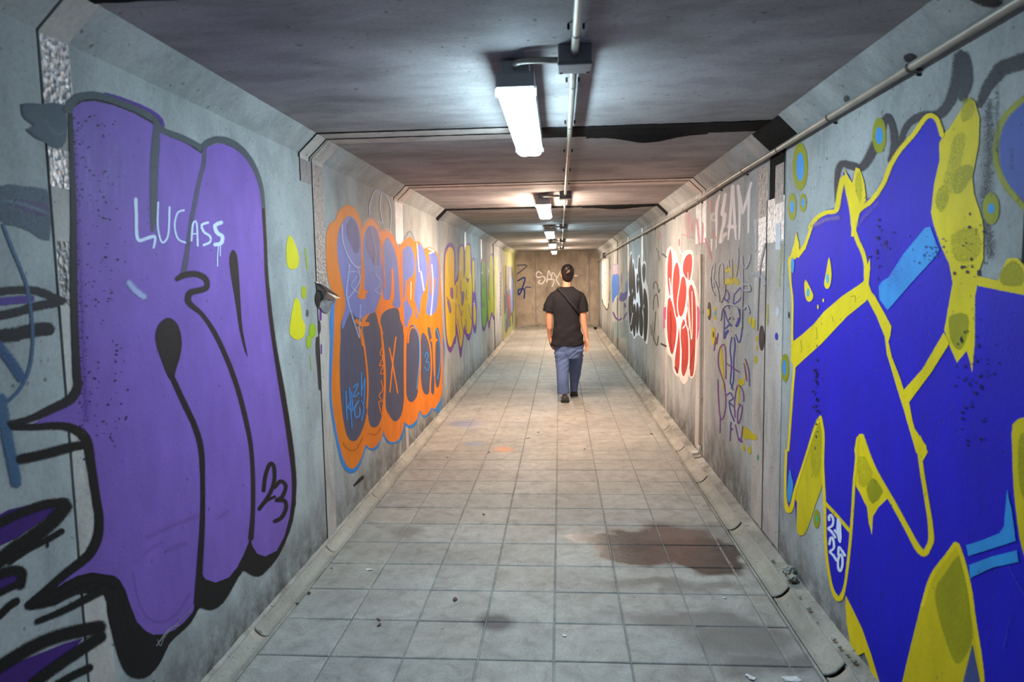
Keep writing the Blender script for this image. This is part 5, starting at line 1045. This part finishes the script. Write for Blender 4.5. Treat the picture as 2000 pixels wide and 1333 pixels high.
def limb(bm, pts, n=16):
    """pts: (point, radius) with rounded ends"""
    p = [Vector(q[0]) for q in pts]; r = [q[1] for q in pts]
    d0 = (p[0]-p[1]).normalized(); d1 = (p[-1]-p[-2]).normalized()
    P2 = [p[0]+d0*r[0]*0.85, p[0]+d0*r[0]*0.5]+p+[p[-1]+d1*r[-1]*0.5, p[-1]+d1*r[-1]*0.85]
    R2 = [r[0]*0.4, r[0]*0.84]+r+[r[-1]*0.84, r[-1]*0.4]
    tube(bm, P2, R2, n)
A = lambda px, py, y=Y: at(px, py, y)
X = lambda px: A(px, 600).x
Z = lambda py, y=Y: A(1108, py, y).z
per = thing('person', 'person walking away in charcoal t-shirt, blue jeans and dark shoes, hair tied in a bun', 'person', (X(1108), Y, 0))
PO_ = per.location.copy()
def W(v): return Vector(v)-PO_            # world -> person's own space
def shift(bm):
    for v in bm.verts: v.co -= PO_
M_SKIN = plain('skin', (214, 150, 118), 0.5, 0, 0.05, 15)
M_SKIN.node_tree.nodes['Principled BSDF'].inputs['Subsurface Weight'].default_value = 0.08
M_SHIRT = plain('charcoal_cotton', (37, 36, 39), 0.9, 0, 0.08, 60, 0.2)
M_JEAN = plain('blue_denim', (88, 106, 144), 0.85, 0, 0.14, 45, 0.3)
M_HAIR = plain('dark_brown_hair', (26, 19, 18), 0.45, 0, 0.4, 50, 0.5)
M_HAIRL = plain('light_brown_hair', (112, 82, 62), 0.5, 0, 0.3, 60, 0.5)
M_SHOE = plain('dark_suede_shoe', (58, 56, 56), 0.7, 0, 0.2, 50, 0.3)
M_SOLE = plain('black_sole', (26, 25, 26), 0.7, 0, 0.2)
M_EYE = plain('eye_white', (230, 228, 224), 0.2, 0, 0.02); M_IRIS = plain('brown_iris', (60, 40, 28), 0.2, 0, 0.05); M_LIP = plain('lips', (170, 96, 88), 0.5, 0, 0.05)

# body: one continuous skin surface
bm = bmesh.new()
hx, hz = X(1109), Z(536); hy = Y-0.0
rings(bm, [((hx, hy+0.045, hz-0.108), 0.030, 0.030), ((hx, hy+0.040, hz-0.095), 0.050, 0.055), ((hx, hy+0.03, hz-0.060), 0.062, 0.075), ((hx, hy+0.02, hz-0.02), 0.069, 0.087), ((hx, hy+0.012, hz+0.03), 0.073, 0.094), ((hx, hy+0.008, hz+0.07), 0.066, 0.086), ((hx, hy+0.006, hz+0.098), 0.045, 0.060), ((hx, hy+0.005, hz+0.112), 0.018, 0.026)])
limb(bm, [((hx+0.0, hy+0.03, hz-0.05), 0.052), ((X(1108), Y-0.002, Z(551)), 0.050), ((X(1107), Y-0.004, Z(560)), 0.052), ((X(1107), Y-0.004, Z(569)), 0.056)])
limb(bm, [((hx, hy+0.110, hz-0.012), 0.008), ((hx, hy+0.122, hz-0.034), 0.012), ((hx, hy+0.118, hz-0.044), 0.013)])                       # nose
for s in (-1, 1):
    ell(bm, (hx+s*0.0745, hy+0.005, hz-0.012), (0.009, 0.019, 0.031)); ell(bm, (hx+s*0.0725, hy+0.012, hz-0.036), (0.007, 0.010, 0.010))     # ears
    limb(bm, [((hx+s*0.014, hy+0.104, hz+0.016), 0.006), ((hx+s*0.045, hy+0.092, hz+0.016), 0.006)])                                   # brow
limb(bm, [((hx-0.020, hy+0.098, hz-0.067), 0.006), ((hx, hy+0.105, hz-0.067), 0.008), ((hx+0.020, hy+0.098, hz-0.067), 0.006)])            # mouth
rings(bm, [((X(1109), Y, Z(676)), 0.155, 0.105), ((X(1107), Y, Z(655)), 0.15, 0.10), ((X(1105), Y, Z(628)), 0.125, 0.09), ((X(1105), Y, Z(600)), 0.14, 0.10), ((X(1106), Y, Z(585)), 0.15, 0.090), ((X(1107), Y, Z(576)), 0.12, 0.062), ((X(1107), Y, Z(569)), 0.06, 0.044)])
arms = {'l': [(A(1081, 583), .042), (A(1073, 598), .047), (A(1072.5, 614), .042), (A(1073.2, 632, Y+.01), .037), (A(1073.5, 640, Y+.02), .036), (A(1073.6, 650, Y+.05), .029), (A(1074.2, 659, Y+.07), .0235)],
        'r': [(A(1133, 583), .042), (A(1137.5, 598), .047), (A(1138.2, 613), .044), (A(1140, 632), .038), (A(1142, 642), .035), (A(1144, 652), .029), (A(1145.2, 661), .0235)]}
for k, L in arms.items(): limb(bm, [(p, r) for p, r in L], 18)
def hand(bm, wrist, down, out, fwd, s=1):
    """wrist point; down = along fingers, out = palm thickness dir, fwd = across the palm towards the thumb"""
    d, o_, f = Vector(down).normalized(), Vector(out).normalized(), Vector(fwd).normalized()
    P_ = lambda a, b, c: wrist+d*a+f*b+o_*c
    limb(bm, [(wrist-d*0.01, .0235), (P_(.018, 0, 0), .024)])
    for b in (-.026, -.009, .009, .026): limb(bm, [(P_(.012, b*.6, 0), .0145), (P_(.05, b*.9, 0), .0142), (P_(.082, b, .002), .0118)], 12)
    for b, ln, cu in ((-.029, .060, .030), (-.010, .075, .026), (.010, .078, .022), (.029, .070, .018)):
        limb(bm, [(P_(.078, b, .0), .0098), (P_(.078+ln*.42, b*1.04, cu*.25), .0088), (P_(.078+ln*.76, b*1.06, cu*.7), .0080), (P_(.078+ln, b*1.05, cu*1.25), .0070)], 10)
    limb(bm, [(P_(.018, .016, .004), .0145), (P_(.045, .040, .012), .0125), (P_(.072, .052, .018), .0100), (P_(.096, .052, .024), .0085)], 12)
hand(bm, A(1145.6, 662.5), (0.10, 0.02, -1), (-0.9, -0.35, 0), (-0.45, 0.85, -0.05))
hand(bm, A(1074.4, 660, Y+.075), (0.06, 0.30, -1), (0.9, 0.2, 0), (-0.2, 0.9, 0.2))
# legs and feet
legs = [[(A(1098, 690), .062), (A(1099, 715), .054), (A(1100, 728, 8.16), .046), (A(1100, 745, 8.12), .042), (Vector((X(1101)-.0, 8.10, .11)), .036), (Vector((X(1101.5), 8.11, .075)), .033)],
        [(A(1124, 690, 8.22), .062), (A(1124, 712, 8.31), .054), (A(1123, 728, 8.40), .046), (A(1121.5, 744, 8.48), .040), (Vector((A(1121, 760, 8.53).x, 8.53, .12)), .036), (Vector((A(1121, 760, 8.54).x, 8.54, .075)), .033)]]
for L in legs: limb(bm, L, 18)
FEET = [(X(1101.5), 8.05), (A(1121, 765, 8.5).x, 8.49)]
for fx, fy in FEET: limb(bm, [((fx, fy+.035, .055), .030), ((fx, fy+.10, .048), .030), ((fx, fy+.18, .040), .026), ((fx, fy+.215, .036), .022)])
bmesh.ops.recalc_face_normals(bm, faces=bm.faces); shift(bm)
bake('body', bm, 0.0045, 4, M_SKIN, per)
for s in (-1, 1):
    bm = bmesh.new(); ell(bm, (hx+s*0.031, hy+0.094, hz-0.004), (0.012, 0.010, 0.008)); shift(bm); e = obj('eye', bm, M_EYE, per, True)
    bm = bmesh.new(); ell(bm, (hx+s*0.031, hy+0.1015, hz-0.004), (0.005, 0.004, 0.005)); shift(bm); obj('iris', bm, M_IRIS, e, True)
bm = bmesh.new(); limb(bm, [((hx-0.018, hy+0.104, hz-0.067), 0.003), ((hx, hy+0.112, hz-0.066), 0.0045), ((hx+0.018, hy+0.104, hz-0.067), 0.003)]); shift(bm); obj('lips', bm, M_LIP, per, True)
# hair: a close cap, nape and low bun with a lighter twist
bm = bmesh.new()
rings(bm, [((hx, hy-0.030, hz-0.100), 0.020, 0.020), ((hx, hy-0.030, hz-0.085), 0.038, 0.030), ((hx, hy-0.026, hz-0.060), 0.056, 0.050), ((hx, hy-0.016, hz-0.025), 0.070, 0.074), ((hx, hy-0.004, hz+0.02), 0.078, 0.092), ((hx, hy+0.003, hz+0.06), 0.075, 0.096), ((hx, hy+0.006, hz+0.095), 0.060, 0.078), ((hx, hy+0.006, hz+0.115), 0.034, 0.046), ((hx, hy+0.006, hz+0.122), 0.012, 0.018)], 28)
bmesh.ops.recalc_face_normals(bm, faces=bm.faces); shift(bm)
hair = bake('hair', bm, 0.005, 5, M_HAIR, per, lambda c, n: 0.0025*noise.noise(Vector((c.x*90, c.y*30, c.z*18))))
bm = bmesh.new(); bx_, bz_ = X(1110), Z(532); pts = []
for k in range(26):
    a = k*0.62; rr = 0.030*(1-k/34); pts.append((bx_+rr*math.cos(a), hy-0.098-0.024*(k/26), bz_+rr*math.sin(a)*0.95))
limb(bm, [(p, 0.0135) for p in pts], 10); ell(bm, (bx_, hy-0.098, bz_), (0.036, 0.022, 0.034)); shift(bm)
bake('bun', bm, 0.004, 2, M_HAIR, hair)
bm = bmesh.new()
for o_ in (0, .010, .019): limb(bm, [((bx_-.022+o_*.4, hy-.124, bz_-.016+o_), .0042), ((bx_-.004, hy-.131, bz_-.004+o_), .005), ((bx_+.020, hy-.125, bz_+.010+o_*.7), .0038)], 8)
shift(bm); o = obj('hair_strand', bm, M_HAIRL, hair, True); o['label'] = 'lighter brown strands twisted across the bun'

# t-shirt
def ring_px(xl, xr, py, ry, dy=0): 
    a, b = A(xl, py), A(xr, py); return (((a.x+b.x)/2, Y+dy, (a.z+b.z)/2), (b.x-a.x)/2, ry)
bm = bmesh.new()
rings(bm, [ring_px(1075.6, 1139, 675.5, .125), ring_px(1077, 1139.4, 667, .124), ring_px(1078.6, 1138.2, 655, .122), ring_px(1080.4, 1135, 642, .118), ring_px(1080.8, 1131.8, 628, .112), ring_px(1080.2, 1131, 612, .113), ring_px(1078.4, 1133, 598, .118), ring_px(1075.5, 1137.5, 586, .115), ring_px(1075, 1139, 578, .104), ring_px(1080, 1134.5, 571, .088), ring_px(1087, 1127, 565.5, .074), ring_px(1092.5, 1120.5, 561.5, .062)], 40, 2.5)
SL = [[(A(1084, 577), .062), (A(1078, 587), .068), (A(1073.5, 598), .070), (A(1070.5, 610), .066)], [(A(1130, 577), .062), (A(1135, 587), .068), (A(1138, 598), .068), (A(1139.5, 610), .064)]]
for L in SL:
    p = [q[0] for q in L]; r = [q[1] for q in L]; tube(bm, [p[0]+(p[0]-p[1])*.5]+p, [r[0]*.6]+r, 20)
bmesh.ops.recalc_face_normals(bm, faces=bm.faces); shift(bm)
def shirt_fold(c, n):
    z = c.z; low = max(0, min(1, (1.16-z)/0.35))
    f = noise.noise(Vector((c.x*5+c.z*9, c.y*3, c.z*14-c.x*9)))*0.010*low + noise.noise(Vector((c.x*16-c.z*7, c.y*6, c.z*9+c.x*14+4)))*0.0055
    return f
shirt = bake('t_shirt', bm, 0.0055, 5, M_SHIRT, per, shirt_fold)
bm = bmesh.new()                                                   # neckband
n = 32; cN = A(1106.6, 561.5); R1 = []
for k in range(n+1):
    a = k*math.tau/n; R1.append((cN.x+0.080*math.cos(a), Y-0.002+0.058*math.sin(a), cN.z-0.003+0.004*abs(math.cos(a))-0.010*max(0, math.sin(a))))
tube(bm, R1, 0.0075, 8, False); shift(bm); obj('neckband', bm, M_SHIRT, shirt, True)
# cross-body strap: from the left shoulder down to the right hip side, round the front
bm = bmesh.new()
bk = [(1089, 563.5, -.066), (1095, 569, -.094), (1104, 578, -.122), (1112, 588, -.134), (1120, 597, -.133), (1127, 606, -.112), (1131, 612, -.060), (1132.2, 615, .0), (1129, 611, .080), (1118, 597, .128), (1108, 585, .128), (1098, 574, .105), (1091, 566, .06), (1088.5, 562.5, 0), (1089, 563.5, -.066)]
q = spline([tuple(A(x, y))[:1]+(Y+dy, A(x, y).z) for x, y, dy in bk], False, 5); rows = []
for i, p in enumerate(q):
    p = Vector(p); t_ = (Vector(q[min(i+1, len(q)-1)])-Vector(q[max(i-1, 0)])).normalized(); nrm = Vector((p.x-X(1106), (p.y-Y)*1.8, 0.12 if p.z > Z(566) else 0)).normalized(); sd = t_.cross(nrm).normalized(); nrm = sd.cross(t_).normalized()
    if nrm.dot(Vector((p.x-X(1106), p.y-Y, 0))) < 0: nrm = -nrm
    rows.append([bm.verts.new(p+sd*a+nrm*b) for a, b in ((-.013, 0), (-.013, .004), (.013, .004), (.013, 0))])
for a, b in zip(rows, rows[1:]):
    for k in range(4): bm.faces.new((a[k], a[(k+1) % 4], b[(k+1) % 4], b[k]))
bmesh.ops.recalc_face_normals(bm, faces=bm.faces); shift(bm)
o = obj('shoulder_strap', bm, plain('black_webbing', (24, 22, 24), 0.8, 0, 0.1), per, True); o['label'] = 'black strap slung across the back'
# jeans
bm = bmesh.new()
rings(bm, [ring_px(1085, 1137, 700, .085), ring_px(1082.5, 1140, 688, .100), ring_px(1081, 1139.5, 676, .108), ring_px(1082, 1137, 662, .100), ring_px(1084, 1134, 650, .090)], 30, 2.4)
def leg(L, n=26):
    rings(bm, [(((A(a, p, y).x+A(b, p, y).x)/2, y, A(1108, p, y).z), (A(b, p, y).x-A(a, p, y).x)/2, ry) for a, b, p, y, ry in L], n, 2.2)
leg([(1088.6, 1113, 768.5, 8.125, .082), (1088.2, 1112, 763, 8.12, .080), (1087.8, 1110.8, 750, 8.12, .078), (1087.4, 1110.8, 738, 8.13, .078), (1086.6, 1111.4, 725, 8.15, .080), (1085.4, 1112.6, 712, 8.17, .084), (1083.6, 1113.4, 700, 8.19, .092), (1082.2, 1114, 688, Y, .100)])
leg([(1113.6, 1127.6, 764, 8.53, .075), (1113, 1128.6, 758, 8.52, .075), (1112.4, 1131, 746, 8.49, .074), (1111.6, 1134, 732, 8.42, .074), (1111, 1136, 718, 8.35, .078), (1110.6, 1138, 706, 8.28, .086), (1110, 1139.6, 694, 8.22, .096), (1109.6, 1140, 684, Y, .104)])
bmesh.ops.recalc_face_normals(bm, faces=bm.faces); shift(bm)
def jean_fold(c, n):
    up = max(0, min(1, (c.z-0.30)/0.35)); b = noise.noise(Vector((c.x*8, c.y*6, c.z*20-c.x*14)))
    return (-abs(b)*0.022+0.006)*up + noise.noise(Vector((c.x*12, c.y*10, c.z*9)))*0.005
jeans = bake('jeans', bm, 0.0055, 4, M_JEAN, per, jean_fold)
# shoes
for (fx, fy), lb in zip(FEET, ('left', 'right')):
    bm = bmesh.new()
    S_ = [(0.0, .038, .034, .012), (.012, .046, .055, .012), (.06, .048, .060, .012), (.12, .048, .054, .012), (.18, .049, .044, .012), (.225, .042, .030, .012), (.250, .024, .020, .012)]
    R_ = []
    for dy, wx, ht, z0 in S_:
        r = []
        for k in range(20):
            a = k*math.tau/20; z = 0.012+ht*0.95*(math.sin(a)*0.5+0.5); r.append(bm.verts.new((fx+wx*math.cos(a)*(1.0 if math.sin(a) < 0.4 else 0.86), fy+dy, z)))
        R_.append(r)
    for a, b in zip(R_, R_[1:]):
        for k in range(20): bm.faces.new((a[k], a[(k+1) % 20], b[(k+1) % 20], b[k]))
    bm.faces.new(R_[0]); bm.faces.new(R_[-1][::-1]); bmesh.ops.recalc_face_normals(bm, faces=bm.faces)
    limb(bm, [((fx, fy+.022, .045), .034), ((fx, fy+.028, .072), .031)])
    shift(bm); sh = bake('shoe', bm, 0.004, 3, M_SHOE, per)
    bm = bmesh.new(); poly = [(-.046, .004), (-.050, .06), (-.046, .15), (-.046, .20), (-.034, .245), (-.012, .262), (.012, .262), (.034, .245), (.046, .20), (.046, .15), (.050, .06), (.046, .004), (.024, -.010), (-.024, -.010)]
    prism(bm, [Vector((fx+x, fy+y, 0.002)) for x, y in poly], (0, 0, 0.020)); shift(bm)
    bmesh.ops.recalc_face_normals(bm, faces=bm.faces); obj('sole', bm, M_SOLE, sh)
    bm = bmesh.new(); box(bm, fx-.013, fx+.013, fy-.006, fy+.004, .020, .066, .002); shift(bm); obj('heel_tab', bm, M_SOLE, sh)
